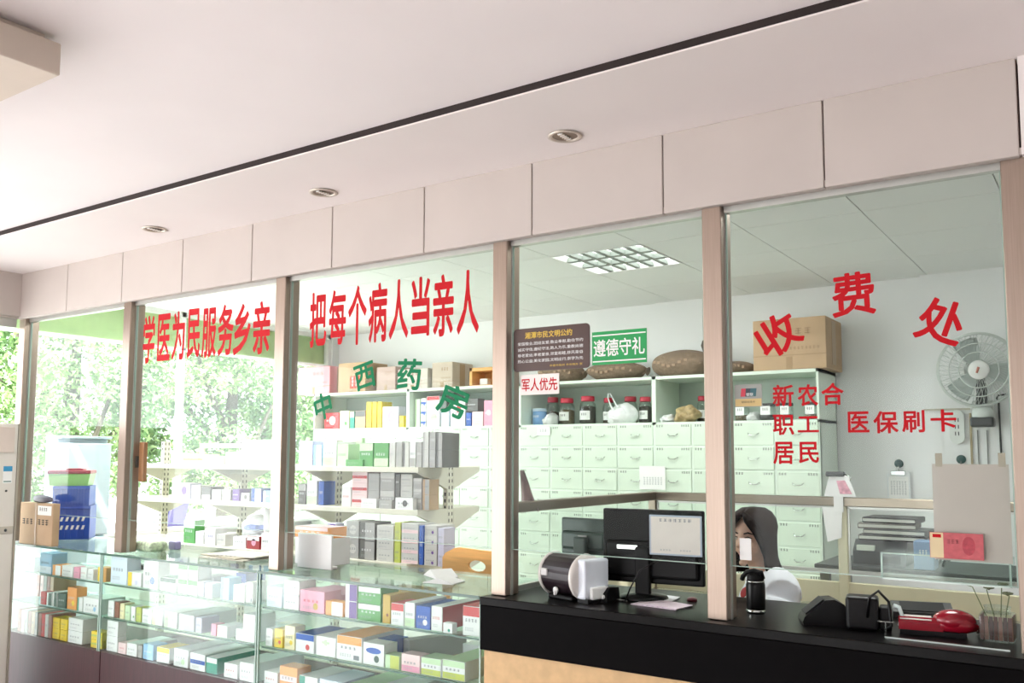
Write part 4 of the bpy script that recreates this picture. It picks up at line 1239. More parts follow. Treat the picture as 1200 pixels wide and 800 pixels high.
# back plate with a real oval opening: ring of quads between hole and outline
def outline_at(a):
    d = Vector((cos(a), sin(a)))
    c0 = Vector((.03, zt - .075))
    best = None
    for i in range(len(prof)):
        p, q = Vector(prof[i]), Vector(prof[(i + 1) % len(prof)])
        e = q - p
        den = d.x * e.y - d.y * e.x
        if abs(den) < 1e-9:
            continue
        tt = ((p.x - c0.x) * e.y - (p.y - c0.y) * e.x) / den
        uu = ((p.x - c0.x) * d.y - (p.y - c0.y) * d.x) / den
        if tt > 0 and -1e-6 <= uu <= 1 + 1e-6 and (best is None or tt < best):
            best = tt
    return c0 + d * best
nn = 48
for i in range(nn):
    a0, a1 = 2 * pi * i / nn, 2 * pi * (i + 1) / nn
    h0 = (.03 + .055 * cos(a0), zt - .075 + .028 * sin(a0)); h1 = (.03 + .055 * cos(a1), zt - .075 + .028 * sin(a1))
    o0, o1 = outline_at(a0), outline_at(a1)
    m.prism([h0, (o0.x, o0.y), (o1.x, o1.y), h1], 'y', .0, .016, WOOD)
m.build('backrest', t, world=False)
m = MB(); m.box(-.2, .2, .0, .40, .44, .465, WOOD, .01, 2); m.build('seat', t, world=False)
for (lx, ly, top) in ((-.17, .02, zb + .05), (.17, .02, zb + .05), (-.17, .37, .44), (.17, .37, .44)):
    m = MB(); m.cyl((lx, ly, 0), (lx, ly, top), .016, .016, 12, WOOD); m.build('leg', t, world=False)
c = at(536, 644, 3.9)
m = MB(); m.lathe([(.035, 0), (.038, .01), (.038, .10), (.02, .13), (.016, .15), (0, .15)], (0, 0, 0), M('navy_bottle', (60, 92, 150), .35), 20)

# ================================================================== LETTERING ON THE GLASS
YL = 2.7452


def phrase(label, cat, chars, mat, group=None, bold=0.03):
    """chars: (character, x0, x1, ytop, ybottom, turn in degrees) read off the photograph; every character is its own piece of vinyl"""
    cs = []
    for (ch, x0, x1, yt, yb, rot) in chars:
        pc, pm = at((x0 + x1) / 2, (yt + yb) / 2, YL), None
        w = at(x1, (yt + yb) / 2, YL).x - at(x0, (yt + yb) / 2, YL).x
        h = at((x0 + x1) / 2, yt, YL).z - at((x0 + x1) / 2, yb, YL).z
        cs.append((ch, pc, w, h, rot))
    cx = sum(c[1].x for c in cs) / len(cs); cz = min(c[1].z - c[3] / 2 for c in cs)
    t = thing('vinyl_lettering', label, cat, (cx, YL, cz), 0, group)
    for (ch, pc, w, h, rot) in cs:
        m = MB()
        put_text(m, ch, pc.x, pc.z, YL, w, h, mat, radians(rot), bold)
        m.build('character', t)
    return t


phrase('red slogan 学医为民服务乡亲 in tall characters on the left pane', 'lettering',
       [('学', 168, 181, 371, 424, 0), ('医', 185, 199, 369, 421, 0), ('为', 202, 216, 366, 420, 0), ('民', 220, 234, 363, 418, 0), ('服', 237, 253, 362, 417, 0),
        ('务', 256, 273, 358, 415, 0), ('乡', 274, 293, 357, 414, 0), ('亲', 297, 316, 354, 413, 0)], REDV, bold=.035)
phrase('red slogan 把每个病人当亲人 in tall characters above the green arc', 'lettering',
       [('把', 363.5, 382, 344, 405, 0), ('每', 386, 405, 341, 402, 0), ('个', 408.5, 429, 336, 402, 0), ('病', 432.5, 453, 333, 399, 0), ('人', 456.5, 478, 329, 395, 0),
        ('当', 482.5, 503, 326, 392, 0), ('亲', 508, 531, 323, 392, 0), ('人', 536, 560.5, 318, 389, 0)], REDV, bold=.035)
phrase('green arc of four characters 中西药房 below the right slogan', 'lettering',
       [('中', 369, 388, 461, 491, 16), ('西', 416, 438.5, 426, 455, 13), ('药', 466, 493, 421, 456, -4), ('房', 514, 548, 452, 487, -20)], GREENV, bold=.035)
phrase('large red arc of three tilted characters 收费处 above the cashier', 'lettering',
       [('收', 887, 935, 370, 414, 30), ('费', 975, 1024, 320, 369, 2), ('处', 1076, 1130, 352, 401, -20)], REDV, bold=.03)
SM = .03
phrase('small red word 新农合, top row of three on the right pane', 'lettering', [('新', 906, 929.5, 451, 475.5, 0), ('农', 935, 958, 450.5, 475, 0), ('合', 963, 988, 449, 474, 0)], REDV, bold=SM)
phrase('small red word 职工, middle row on the right pane', 'lettering', [('职', 906, 930, 486, 509, 0), ('工', 935, 959, 488, 506, 0)], REDV, bold=SM)
phrase('small red word 居民, bottom row on the right pane', 'lettering', [('居', 906.5, 929.5, 518, 543, 0), ('民', 936.5, 959, 518, 542, 0)], REDV, bold=SM)
phrase('small red words 医保刷卡 in one row below the fan', 'lettering',
       [('医', 994, 1018, 482.5, 506, 0), ('保', 1024, 1052, 482, 507, 0), ('刷', 1057.5, 1083, 481, 506, 0), ('卡', 1091, 1120, 480, 505, 0)], REDV, bold=SM)

# brown plaque
PLQ = M('brown_plaque', (74, 50, 44), 0.4, var=.05)
GOLD = M('gold_print', (214, 178, 60), 0.5)
a, b = at(602, 436, 2.742), at(691, 378, 2.742)
x0, x1, z0, z1 = a.x, b.x, a.z, b.z
t = thing('civic_plaque', 'dark brown rounded plaque with gold heading and white text, on the pane above the monitors', 'plaque', ((x0 + x1) / 2, 2.742, z0))
m = MB()
r = .016
poly = []
for (cx, cz, a0) in ((x1 - r, z1 - r, 0), (x0 + r, z1 - r, 90), (x0 + r, z0 + r, 180), (x1 - r, z0 + r, 270)):
    for k in range(7):
        an = radians(a0 + 15 * k)
        poly.append((cx + r * cos(an), cz + r * sin(an)))
m.prism(poly, 'y', 2.7405, 2.745, PLQ); m.build('board', t)
m = MB(); W = x1 - x0; Hh = z1 - z0
put_text(m, '湘潭市民文明公约', x0 + W * .47, z1 - Hh * .17, 2.740, W * .62, Hh * .15, GOLD, 0, .03); m.build('heading', t)
m = MB()
LINES = ['爱国敬业,团结友爱,敬业奉献,勤俭节约', '诚实守信,遵纪守法,助人为乐,重教尚德', '尊老爱幼,孝老爱亲,邻里和睦,移风易俗', '热心公益,美化家园,文明出行,崇学为先']
for i, ln in enumerate(LINES):
    put_text(m, ln, x0 + W * .49, z1 - Hh * (.36 + .135 * i), 2.740, W * .86, Hh * .078, PAPER, 0, .0)
m.build('body_text', t)
m = MB(); put_text(m, '市委市政府 市文明办 宣', x0 + W * .70, z0 + Hh * .10, 2.740, W * .42, Hh * .05, GOLD, 0, .0); m.build('signature', t)
# dark plaque edge turning round the post side
# green sign
a, b = at(694, 428, 2.742), at(757.5, 384, 2.742)
x0, x1, z0, z1 = a.x, b.x, a.z, b.z
W, Hh = x1 - x0, z1 - z0
t = thing('green_sign', 'green sign reading 遵德守礼 in white, right of the brown plaque', 'sign', ((x0 + x1) / 2, 2.742, z0))
m = MB(); m.box(x0, x1, 2.7415, 2.745, z0, z1, M('sign_green', (0, 152, 76), .35, var=.02)); m.build('board', t)
m = MB()
for zz in (z1 - Hh * .12, z0 + Hh * .10):
    m.box(x0 + .003, x1 - .003, 2.7408, 2.7416, zz - .0022, zz + .0022, PAPER)
m.build('white_line', t)
m = MB(); put_text(m, '遵德守礼', (x0 + x1) / 2, (z0 + z1) / 2, 2.7410, W * .93, Hh * .50, PAPER, 0, .02); m.build('lettering', t)
# red on white sign
a, b = at(610, 463, 2.742), at(655, 437, 2.742)
x0, x1, z0, z1 = a.x, b.x, a.z, b.z
t = thing('priority_sign', 'small white sign reading 军人优先 in red, below the brown plaque', 'sign', ((x0 + x1) / 2, 2.742, z0))
m = MB(); m.box(x0, x1, 2.7415, 2.745, z0, z1, M('sign_white', (236, 226, 222), .45)); m.build('board', t)
m = MB(); put_text(m, '军人优先', (x0 + x1) / 2, (z0 + z1) / 2, 2.7410, (x1 - x0) * .92, (z1 - z0) * .62, REDV, 0, .02); m.build('lettering', t)
# bank card sticker
a, b = at(861, 477, 2.742), at(892.5, 449.5, 2.742)
x0, x1, z0, z1 = a.x, b.x, a.z, b.z
W, Hh = x1 - x0, z1 - z0
t = thing('card_sticker', 'grey and gold card payment sticker on the right pane, left of the small red words', 'sticker', ((x0 + x1) / 2, 2.742, z0))
m = MB(); m.box(x0, x1, 2.7435, 2.7455, z0, z1, M('sticker_grey', (150, 152, 146), .4)); m.build('sheet', t)
m = MB(); m.box(x0 + .002, x1 - .002, 2.7430, 2.7436, z0 + .002, z0 + Hh * .36, M('sticker_gold', (206, 178, 116), .4)); put_text(m, '银联标准卡', x0 + W * .5, z0 + Hh * .22, 2.7426, W * .5, Hh * .10, INK, 0, 0.0); m.build('gold_band', t)
m = MB()
for k, col in enumerate(((196, 40, 64), (30, 46, 60), (20, 84, 92))):
    xa = x0 + W * (.22 + .17 * k)
    m.prism([(xa, z0 + Hh * .46), (xa + W * .22, z0 + Hh * .46), (xa + W * .25, z0 + Hh * .82), (xa + W * .03, z0 + Hh * .82)], 'y', 2.7428 - .0001 * k, 2.7434, M('mark_%d' % k, col, .4))
put_text(m, '银联', x0 + W * .56, z0 + Hh * .55, 2.7422, W * .26, Hh * .14, PAPER, 0, 0.01)
m.build('card_mark', t)
# blank white slip in front of the woman
a, b = at(867, 655.5, 2.743), at(880, 631, 2.743)
m = MB(); m.box(a.x, b.x, 2.7435, 2.7455, a.z, b.z, PAPER); tag(m.build('paper_slip', None, origin=(a.x, 2.744, a.z)), 'small blank white paper slip on the pane in front of the woman', 'slip')
# paper sheet taped to the right pane, and the sample note over it
a, b = at(1096, 655, 2.757), at(1182, 544, 2.757)
t = thing('paper_sheet', 'blank grey-beige paper sheet taped inside the right pane', 'sheet', ((a.x + b.x) / 2, 2.757, a.z))
SHEET = M('grey_beige_paper', (198, 188, 180), .8, var=.03)
m = MB(); m.box(a.x, b.x, 2.7565, 2.758, a.z, b.z, SHEET); m.build('sheet', t)
for px in (1100, 1174):
    c = at(px, 540, 2.756)
    m = MB(); m.box(c.x - .009, c.x + .009, 2.7555, 2.7568, c.z - .016, c.z + .022, M('tape_beige', (176, 164, 146), .4)); m.build('tape', t)
a, b = at(1090, 653, 2.742), at(1152, 626, 2.742)
t = thing('banknote', 'red banknote sample with a pale yellow left edge, over the taped paper sheet', 'banknote', ((a.x + b.x) / 2, 2.742, a.z))
m = MB(); m.box(a.x, b.x, 2.7440, 2.7455, a.z, b.z, M('note_red', (192, 92, 98), .6, var=.12, scale=60)); m.build('note', t)
W, Hh = b.x - a.x, b.z - a.z
m = MB(); m.box(a.x + .001, a.x + W * .26, 2.7435, 2.7441, a.z + .001, b.z - .001, M('note_yellow', (226, 206, 164), .6)); m.build('pale_edge', t)
m = MB(); n = 20
m.quad([(a.x + W * .73 + W * .12 * cos(2 * pi * i / n), 2.7436, a.z + Hh * .52 + Hh * .36 * sin(2 * pi * i / n)) for i in range(n)], M('note_dark_red', (176, 66, 78), .6, var=.2, scale=80))
marks(m, a.x + W * .32, a.x + W * .56, a.z + Hh * .5, a.z + Hh * .75, 2.7436, M('note_brown', (140, 66, 70), .6), 3, 4)
m.box(a.x + W * .06, a.x + W * .22, 2.7428, 2.7434, a.z + Hh * .80, a.z + Hh * .93, REDV)
m.build('printing', t)
# clear plastic tray on the inside of the right pane
a, b = at(1035, 682, 2.79), at(1187, 684, 2.79)
zt = at(1035, 646, 2.79).z
t = thing('clear_tray', 'long clear plastic tray fixed inside the right pane above the red device', 'tray', ((a.x + b.x) / 2, 2.82, a.z))
zb = at(1035, 676, 2.79).z
m = MB(); m.box(a.x, b.x, 2.765, 2.77, zb, zt, CLEAR); m.box(a.x, b.x, 2.86, 2.865, zb, zt, CLEAR); m.box(a.x, b.x, 2.765, 2.865, zb, zb + .004, CLEAR); m.build('trough', t)
m = MB(); m.box(a.x, b.x, 2.764, 2.771, zb - .002, zb + .004, LIP); m.box(a.x, b.x, 2.764, 2.771, zt - .003, zt, EDGE); m.box(a.x, a.x + .005, 2.764, 2.771, zb, zt, EDGE); m.box(b.x - .005, b.x, 2.764, 2.771, zb, zt, EDGE); m.box(a.x, a.x + .003, 2.771, 2.866, zb, zt, CLEAR); m.box(b.x - .003, b.x, 2.771, 2.866, zb, zt, CLEAR)
m.build('bright_edge', t)

# ================================================================== CASHIER CUBICLE
YFN = 4.05
t = thing('cubicle_screen', 'low screen of glass and steel rail over cream boards, around the cashier', 'screen', (-1.1, YFN, 0))
zr = at(865, 580, YFN).z
m = MB(); m.box(-1.905, 0.8, YFN - .025, YFN + .025, zr - .035, zr + .005, STEELD, .004); m.build('top_rail', t)
m = MB(); m.box(-1.93, -1.88, 2.802, YFN + .025, zr - .035, zr + .005, STEELD, .004); m.build('top_rail', t)
zlow = at(983, 667, YFN).z
for px, w in ((-1.905, .02), (at(989, 640, YFN).x, .02), (0.0, .02)):
    m = MB(); m.box(px - w, px + w, YFN - .02, YFN + .02, 0, zr - .03, CREAM if px > -1.9 else STEELD, .003); m.build('post', t)
m = MB()
xs_ = [-1.905, at(989, 640, YFN).x, 0.0, .8]
for a, b in zip(xs_, xs_[1:]):
    m.box(a + .02, b - .02, YFN - .003, YFN + .003, zlow, zr - .035, GLASS)
m.box(-1.908, -1.902, 2.803, YFN - .02, zlow, zr - .035, GLASS)
m.build('glass_infill', t)
m = MB()
for a, b in zip(xs_, xs_[1:]):
    m.box(a + .02, b - .02, YFN - .008, YFN + .008, zlow - .02, zlow, ALU)
    m.box(a + .02, b - .02, YFN - .006, YFN + .006, zr - .045, zr - .035, ALU)
    m.box(a + .02, a + .028, YFN - .006, YFN + .006, zlow, zr - .04, ALU)
m.box(-1.915, -1.895, 2.803, YFN, zlow - .02, zlow, ALU)
m.build('glazing_bar', t)
m = MB()
for k in range(9):
    z0 = .03 + k * (zlow - .05 - .03) / 9
    z1 = .03 + (k + 1) * (zlow - .05 - .03) / 9
    m.box(-1.90, .8, YFN - .012, YFN + .012, z0 + .002, z1 - .002, CREAM, .003)
    m.box(-1.917, -1.893, 3.25, YFN - .012, z0 + .002, z1 - .002, CREAM, .003)
m.build('cream_boards', t)

# table with ledgers behind the screen
c0, c1 = at(998, 668, 4.3), at(1110, 668, 4.3)
zt = at(1040, 664, 4.3).z
t = thing('side_table', 'grey table behind the cubicle screen carrying the printer and ledgers', 'table', ((c0.x + c1.x) / 2 + .15, 4.45, 0))
m = MB(); m.box(-.5, .7, -.22, .25, zt - .03, zt, DGREY, .003); m.build('top', t, world=False)
for lx in (-.46, .66):
    for ly in (-.18, .21):
        m = MB(); m.box(lx - .02, lx + .02, ly - .02, ly + .02, 0, zt - .03, GREY); m.build('leg', t, world=False)
t = thing('office_printer', 'dark grey desk printer under a pile of ledgers, seen through the cubicle screen', 'printer', (at(1030, 650, 4.35).x, 4.35, zt))
w = at(1062, 650, 4.35).x - at(1000, 650, 4.35).x
hh = at(1030, 634, 4.35).z - zt
m = MB(); m.prism([(0, 0), (0, hh * .55), (.06, hh), (.26, hh), (.26, 0)], 'x', -w / 2, w / 2, DGREY); m.build('body', t, world=False)
m = MB(); m.box(-w * .42, -w * .08, -.006, .02, hh * .58, hh * .8, M('paper_out', (214, 218, 206), .6)); m.build('paper_slot', t, world=False)
m = MB(); m.box(w * .05, w * .4, -.004, .0, hh * .1, hh * .4, BLACK); m.build('control_panel', t, world=False)
for k in range(4):
    wl = w * (1.25 - .08 * k)
    hk = .026
    m = MB(); m.box(-wl / 2, wl / 2, 0, .22, 0, hk, (BLACKM, DGREY, M('ledger_brown', (92, 84, 78), .5), BLACKM)[k], .004)
    m.box(-wl / 2 + .004, wl / 2 - .002, -.0005, .218, hk * .25, hk * .75, M('page_edge', (196, 194, 186), .7))
    o = m.build('ledger'); o.location = (at(1044, 640, 4.36).x + .02 * (k % 2) - .01 * k, 4.37, zt + hh + .0008 + k * (hk + .0008)); o.rotation_euler.z = (.03, -.05, .06, -.03)[k]
    tag(o, '%s of the dark ledgers piled on the printer' % ('bottom', 'second', 'third', 'topmost')[k], 'ledger', 'ledgers piled on the printer')
a, b = at(1063, 660, 4.28), at(1086, 634, 4.28)
m = MB(); m.box(0, b.x - a.x, 0, .1, 0, b.z - zt, M('slate_blue_box', (118, 148, 186), .5, var=.1), .004)
marks(m, .02, (b.x - a.x) * .7, (b.z - zt) * .4, (b.z - zt) * .7, -.001, PAPER, 3, 2)
o = m.build('storage_box'); o.location = (a.x + .03, 4.27, zt + .0005); tag(o, 'slate blue box on the grey table beside the printer', 'box')
m = MB()
for k in range(4):
    m.tube([(.02 * k, 0, .0), (.03 + .02 * k, -.02, .05 + .01 * k), (.09, -.02 + .01 * k, .03 + .015 * k), (.11 - .03 * k, 0, .09), (.03 * k, .01, .12)], .006, DGREY if k % 2 else GREY, 7)
o = m.build('cable_bundle'); o.location = (at(1084, 650, 4.33).x, 4.4, zt + .006); tag(o, 'tangled grey cables on the table right of the slate blue box', 'cable')

# hook and clipboard on the back wall
HOOK = M('hook_green', (52, 84, 82), .35)
yb_ = YB - .0
c = at(1053.5, 543, YB)
t = thing('wall_hook', 'round dark green wall hook holding the clipboard', 'hook', (c.x, YB, c.z), 0, 'dark green wall hooks')
m = MB(); m.lathe([(.028, 0), (.028, .010), (.018, .016), (0, .017)], (0, 0, 0), HOOK, 22, axis=(0, -1, 0)); m.build('disc', t, world=False)
m = MB(); m.tube([(0, -.014, -.005), (0, -.022, -.03), (0, -.035, -.05), (0, -.04, -.04)], .004, CHROME, 7); m.build('hook_wire', t, world=False)
a, b = at(1040, 587, YB - .03), at(1066, 553, YB - .03)
t = thing('clipboard', 'white clipboard with a sheet hanging from the round hook on the back wall', 'clipboard', ((a.x + b.x) / 2, YB - .03, a.z))
m = MB(); m.box(a.x, b.x, YB - .026, YB - .020, a.z, b.z, M('clip_board', (226, 230, 232), .5), .002); m.build('board', t)
m = MB(); m.box(a.x + .01, b.x - .01, YB - .0275, YB - .026, a.z + .0, b.z - .03, PAPER); marks(m, a.x + .02, b.x - .02, a.z + .04, b.z - .06, YB - .028, GREYINKL, 6, 3, 6); m.build('sheet', t)
m = MB(); m.box((a.x + b.x) / 2 - .045, (a.x + b.x) / 2 + .045, YB - .036, YB - .027, b.z - .022, b.z + .006, CHROME, .003); m.tube([((a.x + b.x) / 2 - .015, YB - .032, b.z), ((a.x + b.x) / 2, YB - .032, b.z + .035), ((a.x + b.x) / 2 + .015, YB - .032, b.z)], .003, CHROME, 6); m.build('metal_clip', t)
c = at(1126.5, 538, YB - .05)
t = thing('wall_hook', 'round dark green wall hook above the grey-beige paper sheet', 'hook', (c.x, YB - .05, c.z), 0, 'dark green wall hooks')
m = MB(); m.lathe([(.028, 0), (.028, .010), (.018, .016), (0, .017)], (0, 0, 0), HOOK, 22, axis=(0, -1, 0)); m.build('disc', t, world=False)
m = MB(); m.tube([(0, -.014, -.005), (0, -.022, -.03), (0, -.035, -.05), (0, -.04, -.04)], .004, CHROME, 7); m.build('hook_wire', t, world=False)
# wall socket, trunking, door-like panel lines
a, b = at(1114, 520, YB - .05), at(1130, 480, YB - .05)
t = thing('wall_socket', 'long rounded white socket plate on the back wall below the fan', 'socket', ((a.x + b.x) / 2, YB - .05, a.z))
hw = (b.x - a.x) / 2; cx = (a.x + b.x) / 2
poly = [(cx + hw * cos(pi * k / 12), b.z - hw + hw * sin(pi * k / 12)) for k in range(13)] + [(cx + hw * cos(pi + pi * k / 12), a.z + hw + hw * sin(pi + pi * k / 12)) for k in range(13)]
m = MB(); m.prism(poly, 'y', YB - .075, YB - .0502, M('socket_white', (222, 226, 222), .4)); m.build('plate', t)
m = MB()
for k in range(3):
    zz = a.z + (b.z - a.z) * (.3 + .2 * k)
    m.box(cx - .012, cx - .006, YB - .0756, YB - .0745, zz - .012, zz + .012, DGREY); m.box(cx + .006, cx + .012, YB - .0756, YB - .0745, zz - .012, zz + .012, DGREY)
m.build('socket_slot', t)
a, b = at(1083, 480, YB - .05), at(1137, 484, YB - .05)
bt = at(1137, 640, YB - .05)
m = MB(); m.box(a.x, b.x, YB - .062, YB - .0502, a.z - .008, a.z + .004, M('trunking', (190, 186, 170), .5)); m.box(b.x - .006, b.x + .006, YB - .062, YB - .0502, .9, b.z, M('trunking_tan', (170, 156, 126), .5))
tag(m.build('cable_trunking', None, origin=(b.x, YB - .06, .9)), 'thin cable trunking running across and down the back wall by the fan', 'trunking')
for px, lb in ((1145, 'left of the two pale pull cords below the fan'), (1156, 'right of the two pale pull cords below the fan')):
    c = at(px, 500, YB - .07)
    m = MB(); m.tube([(0, 0, 0), (0, 0, -.7)], .004, GREY, 6)
    o = m.build('pull_cord'); o.location = (c.x, YB - .058, c.z - .02); tag(o, lb, 'cord', 'pull cords of the fan')
c = at(1170, 463, YB - .06)
m = MB(); m.tube([(.07, 0, .008), (0, 0, .0), (-.012, 0, -.02), (0, 0, -.05), (.002, 0, -.75)], .006, DGREY, 6)
o = m.build('black_cable'); o.location = (c.x, YB - .0585, c.z); tag(o, 'thin dark cable dropping straight down the wall right of the fan', 'cable')
# fan
YFAN = 6.05
c = at(1146, 433, YFAN)
R_ = (at(1195, 433, YFAN).x - at(1096, 433, YFAN).x) / 2 * .98
t = thing('wall_fan', 'round grey wall fan with a white hub on the back wall', 'fan', c)
FG = M('fan_wire', (206, 212, 208), .4, .0)
aim = Vector((0.16, -1, -.1)).normalized()
q = Vector((0, 0, 1)).rotation_difference(aim).to_matrix()
m = MB()
for (rr, zz) in ((R_, 0), (R_ * .97, .035), (R_ * .97, -.05), (R_ * .72, .07), (R_ * .48, .082)):
    m.tube([q @ Vector((rr * cos(2 * pi * k / 48), rr * sin(2 * pi * k / 48), zz)) for k in range(49)], .004 if rr < R_ else .006, FG, 6)
for k in range(60):
    a = 2 * pi * k / 60
    m.tube([q @ Vector((r_ * cos(a + .5 * (1 - r_ / R_)), r_ * sin(a + .5 * (1 - r_ / R_)), z_)) for r_, z_ in ((R_ * .24, .088), (R_ * .5, .082), (R_ * .8, .06), (R_ * .97, .03), (R_, 0))], .0016, FG, 4)
m.build('front_cage', t, world=False)
m = MB()
for k in range(40):
    a = 2 * pi * k / 40
    m.tube([q @ Vector((r_ * cos(a), r_ * sin(a), z_)) for r_, z_ in ((R_, 0), (R_ * .95, -.05), (R_ * .6, -.09), (R_ * .2, -.10))], .0018, FG, 4)
m.build('rear_cage', t, world=False)
m = MB(); m.lathe([(R_ * .26, .084), (R_ * .25, .096), (R_ * .20, .103), (0, .105)], (0, 0, 0), WHITE, 36, axis=aim); m.build('hub_badge', t, world=False)
m = MB(); p = q @ Vector((-.01, -.02, .106)); m.tube([p, p + Vector((.012, -.004, .035))], .007, M('hub_mark', (186, 120, 104), .5), 7); m.build('hub_print', t, world=False)
BL = M('fan_blade', (206, 214, 211), .4)
for k in range(3):
    m = MB()
    rows = []
    for i in range(7):
        rr = R_ * (.16 + .72 * i / 6)
        row = []
        for j in range(6):
            an = 2 * pi * k / 3 + (-.55 + 1.1 * j / 5) * (1.0 + .15 * sin(i)) * (.85 if i < 6 else .7)
            row.append(m.bm.verts.new(q @ Vector((rr * cos(an), rr * sin(an), .02 + .03 * (j / 5 - .5)))))
        rows.append(row)
    fs = []
    for r0, r1 in zip(rows, rows[1:]):
        for j in range(5):
            fs.append(m.bm.faces.new((r0[j], r0[j + 1], r1[j + 1], r1[j])))
    m._paint(fs, BL, True)
    ext = bmesh.ops.solidify(m.bm, geom=fs, thickness=.003)
    m._paint(m.bm.faces, BL, True)
    m.build('blade', t, world=False)
m = MB(); m.cyl(q @ Vector((0, 0, -.17)), q @ Vector((0, 0, .0)), .07, .06, 24, M('fan_motor', (176, 182, 178), .4)); m.build('motor', t, world=False)
m = MB(); m.tube([q @ Vector((0, 0, -.13)), Vector((0, .15, -.12)), Vector((0, .1, -.24)), Vector((.01, .06, -.30))], [.03, .03, .035, .045], DGREY, 12)
m.ball((.01, .05, -.27), (.06, .06, .06), FG, 3); m.box(-.055, .075, -.01, .10, -.35, -.29, DGREY, .012, 2); m.build('neck', t, world=False)
m = MB(); m.box(-.06, .06, .17, YB - .05 - YFAN, -.34, -.18, M('fan_bracket', (205, 208, 204), .4), .006); m.build('wall_bracket', t, world=False)

# papers hanging at the cabinet corner
c = at(984, 557, YFN)
zr_ = zr
t = thing('hanging_papers', 'bunch of white papers with red print hanging from a clip over the cubicle rail', 'papers', (c.x, YFN - .03, zr))
a, b = at(966, 583, YFN - .03), at(1003, 583, YFN - .03); tp = at(982, 555, YFN - .03)
for k in range(3):
    m = MB(); dx = .012 * k; y = YFN - .034 - .003 * k
    m.prism([(tp.x - .035 + dx, tp.z), (tp.x + .02 + dx, tp.z - .004 * k), (b.x - .02 + .012 * k, zr + .008), (a.x + .03 * k, zr + .008)], 'y', y, y + .0012, PAPER)
    if k == 2:
        m.prism([(tp.x - .005, tp.z - .03), (tp.x + .03, tp.z - .028), (b.x - .012, zr + .02), (a.x + .07, zr + .02)], 'y', y - .001, y, M('red_print_paper', (232, 168, 184), .7, var=.35, scale=70))
    m.build('sheet', t)
m = MB(); m.box(tp.x - .05, tp.x + .03, YFN - .046, YFN - .026, tp.z - .012, tp.z + .01, DGREY, .004); m.tube([(tp.x + .03, YFN - .036, tp.z), (tp.x + .055, YFN - .036, tp.z - .015), (tp.x + .05, YFN - .036, tp.z - .03)], .003, CHROME, 6); m.build('bulldog_clip', t)
m = MB(); m.prism([(a.x - .01, zr - .04), (a.x + .075, zr - .04), (a.x + .07, zr - .17), (a.x + .01, zr - .19)], 'y', YFN - .034, YFN - .031, PAPER)
m.prism([(tp.x - .02, zr + .01), (tp.x + .02, zr + .01), (tp.x + .02, zr - .06), (tp.x - .02, zr - .06)], 'y', YFN - .036, YFN - .034, PAPER); m.build('lower_sheet', t)
# cloth hanging at the rail by the fourth post
c = at(615, 575, 2.95)
a, b = at(609, 598, 2.95), at(634, 597, 2.95); tp = at(609, 551, 2.95)
m = MB()
rows = []
for i in range(9):
    f = i / 8
    row = []
    for j in range(9):
        g = j / 8
        x = a.x + (b.x - a.x) * g * (0.15 + .85 * f)
        row.append(m.bm.verts.new((x, 2.95 + .012 * sin(g * 9 + f * 2), tp.z + (a.z - tp.z) * f)))
    rows.append(row)
fs = []
for r0, r1 in zip(rows, rows[1:]):
    for j in range(8):
        fs.append(m.bm.faces.new((r0[j], r0[j + 1], r1[j + 1], r1[j])))
m._paint(fs, M('mauve_cloth', (176, 154, 150), .8, var=.15, scale=14), True)
bmesh.ops.solidify(m.bm, geom=fs, thickness=.004)
tag(m.build('hanging_cloth', None, origin=(a.x, 2.95, a.z)), 'mauve-grey cloth hanging beside the post at the left end of the cubicle rail', 'cloth')

# ================================================================== THINGS ON THE BLACK COUNTER
ZK = 0.9852
# banknote counter: dark drum between two white end caps, with a white box body
c = atz(668, 693, ZK)
ang = math.atan2(RIGHT.y, RIGHT.x) * .45
P0, P1 = at(640, 672, 2.86), at(690, 674, 2.86)
t = thing('note_counter', 'banknote counting machine, a dark ribbed drum between white end caps', 'machine', ((P0.x + P1.x) / 2 + .035, 2.82, ZK), -0.28)
L_ = (P1 - P0).length / 2
rz_ = .072
m = MB()
n = 40
prof = []
for k in range(n):
    an = 2 * pi * k / n
    rr = rz_ * (1 + (.02 if k % 2 and 0.2 < (an / pi) < 1.05 else 0))
    prof.append((rr * 1.05 * cos(an), .084 + rr * sin(an)))
m.prism(prof, 'x', -L_ * .82, L_ * .80, M('plum_black', (36, 24, 30), .35), False); m.build('drum', t, world=False)
m = MB(); m.lathe([(rz_ * 1.05, -L_ * .98), (rz_ * 1.10, -L_ * .9), (rz_ * 1.06, -L_ * .80)], (0, 0, .084), M('pale_cap', (216, 210, 204), .35), 36, axis=(1, 0, 0)); m.build('end_cap', t, world=False)
m = MB(); m.lathe([(rz_ * 1.08, L_ * .80), (rz_ * 1.14, L_ * .86), (rz_ * 1.12, L_ * 1.0), (rz_ * .95, L_ * 1.06), (0, L_ * 1.07)], (0, 0, .084), M('pale_cap', (216, 210, 204), .35), 36, axis=(1, 0, 0)); m.build('end_cap', t, world=False)
m = MB(); m.box(L_ * .95, L_ * 1.42, -.05, .07, .012, .15, M('pale_blue_white', (226, 231, 240), .35), .008, 2); m.box(L_ * 1.40, L_ * 1.6, -.03, .05, .012, .055, WHITE, .006, 2)
m.build('body', t, world=False)
m = MB(); m.box(-L_ * .78, -L_ * .40, -rz_ * 1.12, -rz_ * .9, .082, .108, M('grey_key', (200, 198, 196), .4), .003); m.build('display', t, world=False)
m = MB(); m.lathe([(.012, 0), (.012, .006), (0, .008)], (.0, -rz_ * .92, .035), WHITE, 18, axis=(0, -1, 0)); m.box(-.004, .004, -rz_ * .95 - .01, -rz_ * .9, .018, .032, WHITE, .002); m.build('dial', t, world=False)
